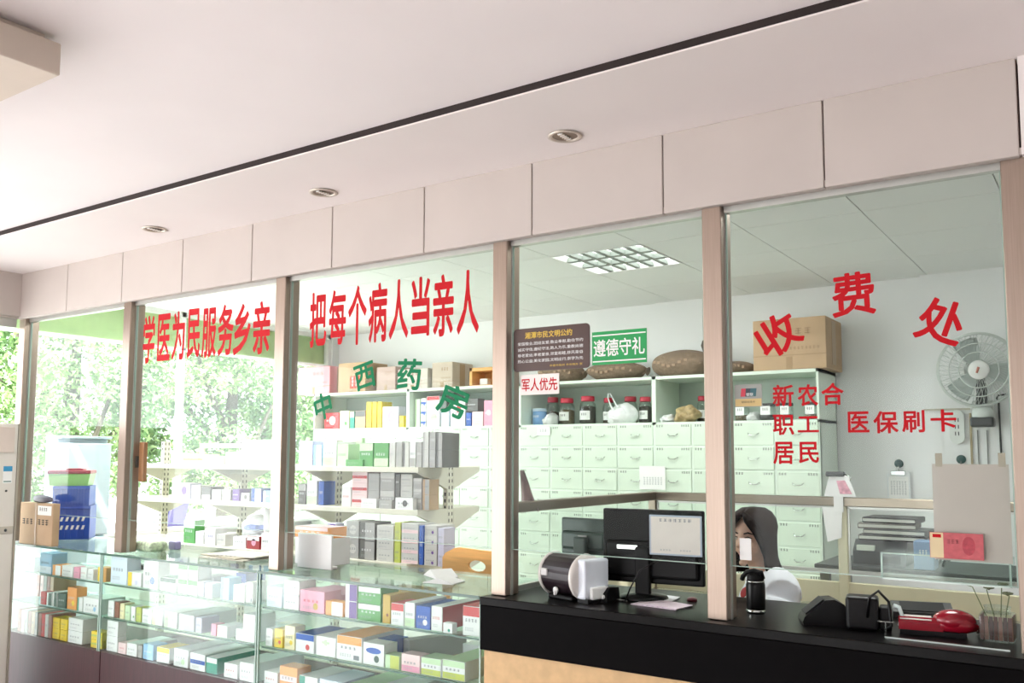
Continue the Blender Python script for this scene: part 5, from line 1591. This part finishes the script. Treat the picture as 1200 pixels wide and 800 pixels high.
m = MB(); m.box(-L_ * .7, L_ * .7, -.05, .06, 0, .016, BLACKM, .004); m.box(L_ * .95, L_ * 1.5, -.045, .06, 0, .014, BLACKM); m.build('base', t, world=False)


# monitors seen from behind
def monitor(label, pl, pr, pt, pb, Y, rz, base_px=None, mat=BLACKM, badge=False, stand_px=None):
    a, b = at(pl, (pt + pb) / 2, Y), at(pr, (pt + pb) / 2, Y)
    w = (b.x - a.x) / cos(rz); zt_, zb_ = at((pl + pr) / 2, pt, Y).z, at((pl + pr) / 2, pb, Y).z
    t = thing('computer_monitor', label, 'monitor', ((a.x + b.x) / 2, Y, ZK), rz, 'monitors on the black counter')
    m = MB(); m.box(-w / 2, w / 2, 0.0, .022, zb_ - ZK, zt_ - ZK, mat, .006, 2); bk = m.build('casing', t, world=False)
    m = MB(); hm = (zb_ + zt_) / 2 - ZK
    m.box(-w * .46, w * .46, -.016, .002, zb_ - ZK + .02, hm + .02, mat, .012, 2); m.build('rear_hump', bk, world=False)
    m = MB(); m.box(-w / 2 + .01, w / 2 - .01, .0221, .0235, zb_ - ZK + .015, zt_ - ZK - .012, M('screen_glow_off', (40, 52, 60), .2)); m.build('screen', bk, world=False)
    m = MB()
    if badge:
        m.box(-w * .34, -w * .13, -.019, -.0155, hm - .012, hm + .004, CHROME, .001)
    else:
        m.box(-.02, .02, -.019, -.0155, hm - .006, hm + .006, GREY, .001)
    m.build('badge', bk, world=False)
    sx = 0 if stand_px is None else (at(stand_px, pb, Y).x - (a.x + b.x) / 2)
    m = MB(); m.box(sx - .028, sx + .028, -.04, -.012, .012, hm, mat, .006, 2); m.build('neck', t, world=False)
    m = MB(); m.lathe([(.085, 0), (.088, .006), (.083, .014), (.03, .022), (0, .022)], (sx, -.02, 0), BLACK, 40); m.build('base', t, world=False)
    return t, w, zb_, zt_


monitor('larger black computer monitor seen from behind, with a silver badge', 710, 822, 597, 684, 2.98, .12, badge=True, stand_px=757)
monitor('dark green-grey monitor seen from behind, left of the larger black monitor', 657, 714, 607, 650, 3.06, -.05, mat=M('green_grey_plastic', (62, 76, 70), .35, var=.1))
# laminated notice on the back of the monitor
a, b = at(763, 649, 2.942), at(821, 605, 2.942)
t = thing('payment_notice', 'white laminated notice with a blue border on the back of the black monitor', 'notice', ((a.x + b.x) / 2, 2.942, a.z), .12)
W, Hh = (b.x - a.x) / cos(.12), b.z - a.z
m = MB(); m.box(-W / 2, W / 2, -.002, 0, 0, Hh, M('notice_border', (178, 190, 206), .4), .0008); m.build('sheet', t, world=False)
m = MB(); m.box(-W / 2 + .006, W / 2 - .006, -.0026, -.0019, .006, Hh - .006, M('notice_white', (232, 224, 216), .45)); m.build('panel', t, world=False)
m = MB(); marks(m, -W * .32, W * .32, Hh * .80, Hh * .91, -.0030, GREYINK, 7, 5); marks(m, -W * .3, -W * .08, Hh * .10, Hh * .15, -.0030, GREYINKL, 4, 6); marks(m, W * .08, W * .3, Hh * .10, Hh * .15, -.0030, GREYINKL, 4, 7)
m.build('printing', t, world=False)
# cables behind the monitor
p = at(757, 700, 2.95)
for k, (pts, lb) in enumerate((([(775, 655), (750, 668), (738, 690), (733, 705), (729, 712)], 'black cable drooping from the monitor to the counter'), ([(690, 704), (715, 696), (722, 703), (735, 707)], 'thin grey cable curling on the counter by the counting machine'))):
    P = []
    for i, (x, y) in enumerate(pts):
        q_ = at(x, y, 2.90 - .012 * i)
        q_.z = max(q_.z, ZK + .003)
        P.append(q_)
    m = MB(); m.tube(P, .0028, (BLACK, GREY)[k], 7)
    tag(m.build('power_cable', None, origin=P[-1]), lb, 'cable')
# small black stand device right of the counting machine
c = atz(722, 700, ZK)
t = thing('card_reader', 'low black card reader with a white button, right of the counting machine', 'card reader', (c.x - .0, 2.80, ZK))
m = MB(); m.prism([(0, 0), (.10, 0), (.09, .045), (.02, .05), (0, .03)], 'x', -.018, .03, BLACK); m.build('body', t, world=False)
m = MB(); m.lathe([(.008, 0), (.008, .004), (0, .005)], (.015, -.001, .02), WHITE, 16, axis=(0, -1, 0)); m.build('button', t, world=False)
# papers right of the monitor base
for k, (x, y, rz, lb, col) in enumerate(((800, 690, .15, 'white printed paper lying on the counter beside the monitor base', (238, 238, 240)), (812, 697, -.1, 'pinkish slip of paper lying on the counter against the post', (232, 216, 226)))):
    c = atz(x, y, ZK)
    m = MB(); m.prism([(-.09, 0), (.09, 0), (.092, .004), (0, .009), (-.088, .003)], 'y', -.05, .06, M('slip_%d' % k, col, .7)); marks(m, -.05, .05, .002, .004, -.0505, GREYINK, 5, k)
    o = m.build('paper_slip'); o.location = (c.x, 2.98 - .12 * k, ZK + .0005); o.rotation_euler.z = rz; tag(o, lb, 'paper')
m = MB(); m.lathe([(.018, 0), (.018, .008), (.012, .012), (0, .013)], (0, 0, 0), M('dark_red_seal', (96, 30, 40), .4), 18)
o = m.build('seal_stamp'); c = atz(811, 704, ZK); o.location = (c.x, c.y, ZK + .0005); tag(o, 'small dark red seal lying beside the pinkish slip', 'seal')
# black vacuum flask
c = atz(886, 718, ZK)
yk = c.y
a, b = at(875.5, 700, yk), at(897, 700, yk)
r = (b.x - a.x) / 2; h = at(886, 668, yk).z - at(886, 718, yk).z
t = thing('vacuum_flask', 'black vacuum flask with a carry handle on the counter in front of the woman', 'flask', (c.x, yk, ZK))
m = MB(); m.lathe([(r * .95, h * .07), (r, h * .1), (r, h * .66), (r * .93, h * .72), (r * .86, h * .74)], (0, 0, 0), BLACK, 32); m.build('body', t, world=False)
m = MB(); m.lathe([(r * .93, 0), (r * 1.0, h * .02), (r * 1.0, h * .09), (r * .95, h * .1)], (0, 0, 0), CHROME, 32); m.lathe([(r * .9, h * .72), (r * .96, h * .74), (r * .9, h * .765)], (0, 0, 0), CHROME, 32); m.build('steel_band', t, world=False)
m = MB(); m.lathe([(r * .86, h * .76), (r * .9, h * .78), (r * .88, h * .9), (r * .7, h * .94), (0, h * .95)], (0, 0, 0), BLACKM, 32); m.build('lid', t, world=False)
m = MB(); m.tube([(r * .8, 0, h * .82), (r * .75, -.01, h * .97), (0, -.012, h * 1.0), (-r * .8, -.01, h * .95), (-r * 1.3, -.005, h * .84), (-r * 1.45, 0, h * .76)], .008, BLACKM, 9); m.build('carry_handle', t, world=False)

# two black devices, cable, and a red one
c = atz(962, 734, ZK)
t = thing('card_terminal', 'black wedge-shaped device on the counter right of the flask', 'terminal', (c.x, c.y + .05, ZK), .45)
m = MB(); m.prism([(-.070, 0), (.062, 0), (.066, .035), (.050, .066), (.022, .080), (-.004, .078), (-.068, .026), (-.073, .012)], 'y', -.04, .05, BLACK, False); m.build('body', t, world=False)
m = MB(); m.prism([(-.062, .0325), (-.008, .0775), (-.010, .0805), (-.064, .0355)], 'y', -.03, .042, BLACKM); m.build('pad', t, world=False)
m = MB(); m.tube([(.06, .01, .025), (.066, .02, .03), (.070, .015, .012), (.072, .02, .008)], .005, BLACK, 7); m.build('cable', t, world=False)
c = atz(1010, 738, ZK)
t = thing('code_scanner', 'upright black boxy device with cable loop and bright ring, beside the red device', 'device', (c.x, c.y + .02, ZK), .2)
m = MB(); m.box(-.048, .045, -.03, .045, .0, .098, BLACK, .010, 2); m.build('body', t, world=False)
m = MB(); m.box(.045, .08, -.015, .05, .0, .07, BLACKM, .008, 2); m.build('side_unit', t, world=False)
m = MB(); m.tube([(.012, -.03, .04), (.02, -.04, .10), (.045, -.035, .12), (.072, -.03, .09), (.078, -.03, .02), (.06, -.03, .008)], .0045, BLACK, 7); m.build('cable_loop', t, world=False)
m = MB(); m.tube([(.085, -.02, .078), (.100, -.018, .074), (.108, -.016, .05), (.100, -.016, .02)], .006, M('bright_ring', (226, 240, 238), .3), 8); m.build('bright_ring', t, world=False)
m = MB(); m.box(.04, .085, -.034, -.03, .03, .033, CHROME); m.box(.06, .063, -.034, -.03, .0, .033, CHROME); m.build('wire_clip', t, world=False)
c = atz(1080, 724, ZK)
t = thing('signature_pad', 'flat dark grey pad lying behind the red device', 'pad', (c.x, c.y + .03, ZK), .3)
m = MB(); m.prism([(-.05, 0), (.06, 0), (.055, .03), (.02, .045), (-.05, .02)], 'x', -.095, .085, DGREY); m.build('body', t, world=False)
m = MB(); m.prism([(-.045, .0235), (.012, .0435), (.011, .0455), (-.046, .0255)], 'x', -.07, .06, BLACKM); m.build('pad_surface', t, world=False)
c = atz(1090, 745, ZK)
RED = M('red_gloss', (146, 14, 36), .22, coat=.3)
t = thing('red_handset', 'glossy red handheld device with a cable, lying on a dark base', 'device', (c.x, c.y + .03, ZK), .18)
m = MB(); m.prism([(-.03, 0), (.035, 0), (.035, .014), (-.03, .014)], 'x', -.085, .09, BLACKM); m.build('base', t, world=False)
m = MB(); m.prism([(-.03, .014), (.03, .014), (.024, .045), (-.018, .05), (-.03, .036)], 'x', -.088, .03, RED, False)
m.ball((.06, 0, .044), (.058, .04, .032), RED, 3, 0, 0, .012); m.tube([(.02, -.01, .03), (.09, -.02, .035), (.115, -.01, .03)], [.02, .022, .012], RED, 12); m.build('shell', t, world=False)
m = MB(); m.prism([(-.026, .0425), (.008, .0495), (.006, .0515), (-.027, .0445)], 'x', -.084, .0, M('white_strip', (226, 218, 216), .35)); m.build('white_strip', t, world=False)
m = MB(); m.tube([(.11, -.005, .034), (.122, .01, .03), (.126, .03, .015), (.122, .05, .006)], .004, RED, 7); m.build('cable', t, world=False)
# clear acrylic sheet lying on the counter edge
a, b = atz(1037, 747, ZK), atz(1183, 765, ZK)
t = thing('acrylic_sheet', 'clear acrylic sheet with a bright front edge lying on the counter under the red device', 'sheet', ((a.x + b.x) / 2, a.y, ZK))
m = MB(); m.box(a.x, b.x, a.y, a.y + .012, ZK, ZK + .004, CLEAR); m.box(a.x, b.x, a.y - .0015, a.y, ZK, ZK + .004, LIP); o = m.build('sheet', t)
# glass jar of flowers
c = atz(1169, 752, ZK)
yk = c.y + .03
a, b = at(1149, 730, yk), at(1190, 730, yk)
r = (b.x - a.x) / 2; h = at(1169, 710, yk).z - ZK
t = thing('flower_jar', 'square glass jar clad in brown strips, holding a few thin flowers', 'jar', ((a.x + b.x) / 2, yk, ZK))
m = MB(); m.box(-r, r, -r, r, 0.0005, h * .8, JARG, .006, 2); m.lathe([(r * .8, h * .8), (r * .75, h * .9), (r * .8, h * .99), (r * .82, h)], (0, 0, 0), JARG, 26); m.build('glass_body', t, world=False)
m = MB()
BRS = [M('brown_strip_%d' % k, c_, .5, var=.15) for k, c_ in enumerate(((96, 58, 50), (136, 98, 84), (70, 42, 38)))]
for k in range(7):
    x0 = -r * .93 + k * r * .265
    m.box(x0, x0 + r * .22, -r * .94, -r * .86, .006, h * .74, BRS[k % 3]); m.box(r * .86, r * .94, x0, x0 + r * .22, .006, h * .74, BRS[(k + 1) % 3])
    m.box(-r * .94, -r * .86, x0, x0 + r * .22, .006, h * .74, BRS[(k + 2) % 3])
m.build('brown_strips', t, world=False)
STEM = M('stem_green', (112, 122, 84), .6)
for k, (dx, dz, lean, fl) in enumerate(((-.012, .09, -.06, 0), (.0, .08, -.03, 1), (.006, .10, .010, 2), (.016, .06, .02, 1))):
    m = MB(); m.tube([(dx, 0, h * .3), (dx + lean * .4, -.004, h * .9), (dx + lean * .8, -.006, h + dz * .55), (dx + lean * (1.15 if fl != 1 else .6), -.008, h + dz * .62)], .0016, STEM, 6); st = m.build('stem', t, world=False)
    if fl:
        m = MB(); p = Vector((dx + lean * (1.15 if fl != 1 else .6), -.008, h + dz * .62))
        for q_ in range(7):
            an = 2 * pi * q_ / 7
            m.ball(p + Vector((.008 * cos(an), .008 * sin(an), .002)), (.008, .007, .004), M('dried_flower', (120, 126, 96), .8, var=.2), 1)
        m.ball(p, (.006, .006, .006), M('dried_flower_heart', (96, 92, 66), .8), 1)
        m.build('flower_head', st, world=False)

# tall white appliance at the far left
XA = -5.02
pt = atx(17, 600, XA)
y1 = pt.y
zt = atx(15, 496, XA).z
APP = M('appliance_white', (224, 218, 210), .4, var=.02)
t = thing('floor_air_conditioner', 'tall white floor-standing appliance at the far left edge, with a sticker', 'appliance', (XA - .15, y1 - .26, 0))
m = MB(); m.box(XA - .34, XA, y1 - .52, y1, .03, zt, APP, .006, 2); m.build('body', t)
m = MB(); m.box(XA, XA + .006, y1 - .50, y1 - .02, zt - .16, zt - .02, M('grille_panel', (216, 200, 190), .5), .002); m.build('upper_panel', t)
m = MB()
a, b = atx(3, 566, XA), atx(14.5, 546, XA)
m.box(XA, XA + .0015, a.y, b.y, a.z, b.z, PAPER); m.box(XA + .0015, XA + .002, a.y, b.y, b.z - .028, b.z, M('sticker_blue', (60, 150, 196), .4))
m.box(XA + .0015, XA + .002, a.y + .004, b.y - .004, a.z + .006, a.z + .012, M('sticker_teal', (90, 130, 120), .4)); m.build('sticker', t)
c = atx(7, 575, XA); m = MB(); m.lathe([(.006, 0), (.006, .004), (0, .005)], (XA, c.y, c.z), DGREY, 14, axis=(1, 0, 0))
c2 = atx(6, 621, XA); m.lathe([(.008, 0), (.008, .005), (0, .006)], (XA, c2.y, c2.z), DGREY, 14, axis=(1, 0, 0)); m.build('knob', t)
m = MB(); m.box(XA + .0002, XA + .004, y1 - .51, y1 - .005, c2.z - .02, c2.z + .02, M('door_bar', (190, 182, 170), .4), .001); m.build('door_bar', t)
m = MB(); m.box(XA - .33, XA - .01, y1 - .5, y1 - .02, 0, .03, BLACKM); m.build('foot', t)
m = MB(); m.box(XA - .03, XA + .001, y1 + .0002, y1 + .012, .03, zt + .0, M('side_strip', (168, 160, 146), .5)); m.build('edge_strip', t)

# ================================================================== THE CASHIER
YP = 3.56
hc = at(894, 629, YP)
HTOP = at(890, 594, YP).z
FACE = math.atan2(-0.50, -0.86)          # body faces left and a little towards the glass
BRZ = FACE + pi / 2                      # local -Y is forward
t = thing('person', 'seated woman with dark shoulder-length hair in a white coat, facing the monitors', 'person', (hc.x + .0, YP + .02, 0), BRZ)
TOP = HTOP - .012                        # top of the skull
hz = TOP - .115


def blend(parts, voxel, name, mat, smooth=6, parent=None):
    """closed overlapping volumes melted into one continuous surface"""
    mb = MB()
    for p in parts:
        p(mb)
    mb.mats = [mat]
    for f in mb.bm.faces:
        f.material_index = 0
    me = bpy.data.meshes.new(name)
    mb.bm.to_mesh(me)
    mb.bm.free()
    o = bpy.data.objects.new(name, me)
    COL.objects.link(o)
    md = o.modifiers.new('r', 'REMESH'); md.mode = 'VOXEL'; md.voxel_size = voxel; md.use_smooth_shade = True
    ms = o.modifiers.new('s', 'SMOOTH'); ms.factor = .5; ms.iterations = smooth
    dg = bpy.context.evaluated_depsgraph_get()
    me2 = bpy.data.meshes.new_from_object(o.evaluated_get(dg))
    bpy.data.objects.remove(o)
    bpy.data.meshes.remove(me)
    me2.materials.clear(); me2.materials.append(mat)
    for p in me2.polygons:
        p.use_smooth = True
    o = bpy.data.objects.new(name, me2)
    COL.objects.link(o)
    if parent is not None:
        o.parent = parent
    return o


def E_(c, r):
    return lambda mb: mb.ball(c, r, SKIN, 3)


def T_(pts, r):
    return lambda mb: mb.tube(pts, r, SKIN, 14)


# head turned a little more towards the viewer than the body
HR = Matrix.Rotation(radians(46), 3, 'Z')
HC = Vector((0, -.045, hz))


def H(x, y, z):
    return HC + HR @ Vector((x, y, z))


def head(mb):
    r = bmesh.ops.create_icosphere(mb.bm, subdivisions=4, radius=1.0)
    for v in r['verts']:
        x, y, z = v.co
        X, Y, Z = x * .074, y * .092, z * .112
        if z < 0:
            X *= 1 - .30 * (-z) ** 1.5
            if y < 0:
                Y *= 1 - .06 * (-z)
            else:
                Y *= 1 - .42 * (-z)
        if y < -.3:
            Y += .006 * (1 - abs(x)) * (1 if z < -.5 else 0)
            # eye sockets
            for s in (-1, 1):
                d2 = ((X - s * .031) / .020) ** 2 + ((Z - .004) / .014) ** 2
                Y += .009 * math.exp(-d2)
        v.co = H(X, Y, Z)
    mb.ball(H(0, -.098, -.022), (.013, .018, .012), SKIN, 2)
    mb.tube([H(0, -.084, .012), H(0, -.093, -.008), H(0, -.104, -.022)], [.007, .009, .010], SKIN, 10)
    mb.ball(H(0, -.083, -.055), (.022, .012, .008), SKIN, 2)
    mb.ball(H(0, -.076, -.092), (.024, .018, .014), SKIN, 2)
    for s in (-1, 1):
        mb.ball(H(s * .076, .008, -.008), (.010, .018, .030), SKIN, 2)
        mb.ball(H(s * .040, -.060, -.03), (.022, .022, .022), SKIN, 2)


parts = [head, T_([(0, .012, hz - .21), (0, -.01, hz - .13), (0, -.03, hz - .06)], [.060, .050, .048]),
         E_((0, 0, .56), (.17, .13, .12)), E_((0, .01, .72), (.135, .10, .16)), E_((0, .015, hz - .31), (.160, .105, .15)),
         T_([(-.16, .02, hz - .205), (0, .025, hz - .175), (.16, .02, hz - .205)], [.055, .062, .055])]
for s in (-1, 1):
    sh = Vector((s * .172, .02, hz - .215)); el = Vector((s * .215, -.08, hz - .50)); wr = Vector((s * .12, -.27, hz - .47))
    parts += [T_([sh, (sh + el) / 2, el], [.050, .043, .038]), T_([el, (el + wr) / 2, wr], [.038, .036, .025])]
    fw = (wr - el).normalized(); side = Vector((-s, 0, 0)); 
    pm = wr + fw * .045
    parts.append(T_([wr, wr + fw * .03, wr + fw * .085], [.024, .030, .026]))
    for k in range(4):
        b0 = wr + fw * .08 + Vector((s * (.026 - .0175 * k), 0, 0))
        ln = (.058, .070, .075, .066)[k]
        parts.append(T_([b0, b0 + fw * ln * .45 + Vector((0, 0, .004)), b0 + fw * ln * .8 + Vector((0, 0, -.008)), b0 + fw * ln + Vector((0, 0, -.022))], [.0095, .0088, .008, .007]))
    tb = wr + fw * .03 + side * .024
    parts.append(T_([tb, tb + side * .022 + fw * .022, tb + side * .026 + fw * .055 + Vector((0, 0, -.008))], [.0115, .010, .008]))
    hp = Vector((s * .09, -.02, .54)); kn = Vector((s * .10, -.43, .53)); an = Vector((s * .10, -.40, .09))
    parts += [T_([hp, (hp + kn) / 2, kn], [.085, .075, .058]), T_([kn, kn * .6 + an * .4, an], [.054, .052, .034]),
              T_([an + Vector((0, .03, -.04)), an + Vector((0, -.06, -.055)), an + Vector((0, -.15, -.065))], [.034, .036, .024])]
body = blend(parts, .0065, 'body', SKIN, 4, t)

# coat: torso and sleeves, slightly larger than the body, open at the neck
cp = [E_((0, .01, .62), (.195, .15, .17)), E_((0, .012, .76), (.172, .132, .18)), E_((0, .018, hz - .315), (.182, .128, .150)),
      T_([(-.182, .025, hz - .205), (-.09, .03, hz - .175), (0, .035, hz - .165), (.09, .03, hz - .175), (.182, .025, hz - .205)], [.076, .072, .066, .072, .076])]
for s in (-1, 1):
    sh = Vector((s * .174, .02, hz - .22)); el = Vector((s * .218, -.08, hz - .50)); wr = Vector((s * .13, -.245, hz - .475))
    cp += [T_([sh, (sh + el) / 2, el], [.066, .060, .056]), T_([el, (el + wr) / 2, wr], [.056, .052, .046])]
coat = blend(cp, .010, 'white_coat', COAT, 5, t)
dd = random.Random(4)
for v in coat.data.vertices:        # soft folds
    p = v.co
    k = .0035 * sin(p.x * 38 + p.z * 26 + 1) + .003 * sin(p.z * 55 - p.y * 30) + .003 * sin(p.x * 24 - p.z * 44)
    v.co += v.normal * k
m = MB()
for s in (-1, 1):
    m.prism([(s * .012, -.02), (s * .060, .075), (s * .090, .055), (s * .075, -.03), (s * .03, -.075)], 'y', -.006, .006, COAT)
bmesh.ops.transform(m.bm, matrix=Matrix.Translation((0, -.068, hz - .205)) @ Matrix.Rotation(radians(-32), 4, 'X'), verts=m.bm.verts)
cl = m.build('collar', t, world=False)
m = MB(); m.tube([(-.075, .02, hz - .175), (-.05, -.05, hz - .195), (0, -.085, hz - .225), (.05, -.05, hz - .195), (.075, .02, hz - .175)], .014, M('red_blouse', (186, 40, 48), .6), 10)
m.ball((0, -.07, hz - .225), (.05, .03, .03), M('red_blouse', (186, 40, 48)), 3)
tag(m.build('blouse_collar', t, world=False), 'red blouse collar')
# hair: a thick bob open at the face, flaring over the shoulders
m = MB()
levels = [(.128, .012, .012, 180), (.124, .045, .052, 180), (.108, .068, .080, 178), (.082, .084, .100, 170), (.05, .090, .108, 140), (.015, .092, .110, 122), (-.03, .093, .110, 116),
          (-.07, .096, .110, 116), (-.095, .104, .114, 118), (-.118, .114, .120, 118), (-.138, .124, .126, 116), (-.148, .120, .120, 112)]
N = 40
rows = []
for li, (z, rx, ry, A) in enumerate(levels):
    row = []
    for j in range(N + 1):
        an = radians(-A + 2 * A * j / N)
        wob = 1 + .012 * sin(an * 9 + li * .4) + .008 * sin(an * 21)
        x = rx * sin(an) * wob
        y = ry * cos(an) * wob + .006 - (.012 if z < .03 else 0)
        row.append(m.bm.verts.new(H(x, y, z)))
    rows.append(row)
fs = []
for r0, r1 in zip(rows, rows[1:]):
    for j in range(N):
        fs.append(m.bm.faces.new((r0[j], r0[j + 1], r1[j + 1], r1[j])))
m._paint(fs, HAIR, True)
bmesh.ops.recalc_face_normals(m.bm, faces=fs)
bmesh.ops.solidify(m.bm, geom=fs, thickness=.010)
m._paint(m.bm.faces, HAIR, True)
# fringe sweeping from the parting to both sides
for s in (-1, 1):
    for k in range(6):
        f = k / 5
        m.tube([H(s * .004, -.070 - .006 * f, .104), H(s * (.030 + .014 * f), -.088 + .010 * f, .075), H(s * (.056 + .010 * f), -.076 + .014 * f, .035), H(s * (.072 + .008 * f), -.052 + .012 * f, -.02), H(s * .084, -.036, -.085)],
               [.010, .013, .012, .011, .007], HAIR, 8)
m.build('hair', t, world=False)
EYEW = M('eye_white', (232, 226, 220), .3)
for s in (-1, 1):
    m = MB(); m.ball(H(s * .031, -.0775, .004), (.0125, .0085, .0065), EYEW, 3); m.ball(H(s * .031, -.0830, .003), (.006, .0045, .006), M('iris_dark', (40, 28, 24), .2), 2)
    m.build('eye', t, world=False)
    m = MB(); m.tube([H(s * .014, -.088, .024), H(s * .032, -.087, .029), H(s * .050, -.078, .023)], [.0025, .0035, .002], HAIR, 7)
    m.tube([H(s * .017, -.086, .009), H(s * .031, -.0875, .0125), H(s * .046, -.080, .007)], [.0015, .0022, .0015], HAIR, 6); m.build('eyebrow', t, world=False)
m = MB(); m.ball(H(0, -.0935, -.0505), (.020, .005, .0045), M('lips', (190, 92, 90), .4), 3); m.ball(H(0, -.0930, -.0585), (.017, .005, .0050), M('lips', (190, 92, 90), .4), 3); m.build('lips', t, world=False)
m = MB()
for s in (-1, 1):
    m.tube([(s * .09, .0, .55), (s * .095, -.22, .545), (s * .102, -.44, .535), (s * .10, -.43, .33), (s * .10, -.40, .12)], [.105, .095, .074, .070, .058], M('dark_trousers', (54, 58, 72), .8), 14)
m.ball((0, .01, .57), (.19, .15, .12), M('dark_trousers', (54, 58, 72), .8), 3)
m.build('trousers', t, world=False)
m = MB()
for s in (-1, 1):
    m.ball((s * .10, -.46, .045), (.046, .115, .045), BLACK, 3, 0, 0, .002)
m.build('shoes', t, world=False)
# stool under her
t = thing('round_stool', 'dark round stool the seated woman sits on', 'stool', (hc.x, YP + .03, 0), BRZ)
m = MB(); m.lathe([(.0, .385), (.17, .385), (.185, .40), (.185, .425), (.17, .438), (0, .44)], (0, 0, 0), BLACKM, 32); m.build('seat', t, world=False)
m = MB(); m.cyl((0, 0, .05), (0, 0, .39), .025, .025, 14, CHROME); m.build('column', t, world=False)
m = MB()
for k in range(5):
    a = 2 * pi * k / 5
    m.tube([(0, 0, .06), (.24 * cos(a), .24 * sin(a), .035)], [.022, .016], BLACKM, 8); m.ball((.24 * cos(a), .24 * sin(a), .025), (.025, .025, .025), BLACK, 2)
m.build('base', t, world=False)
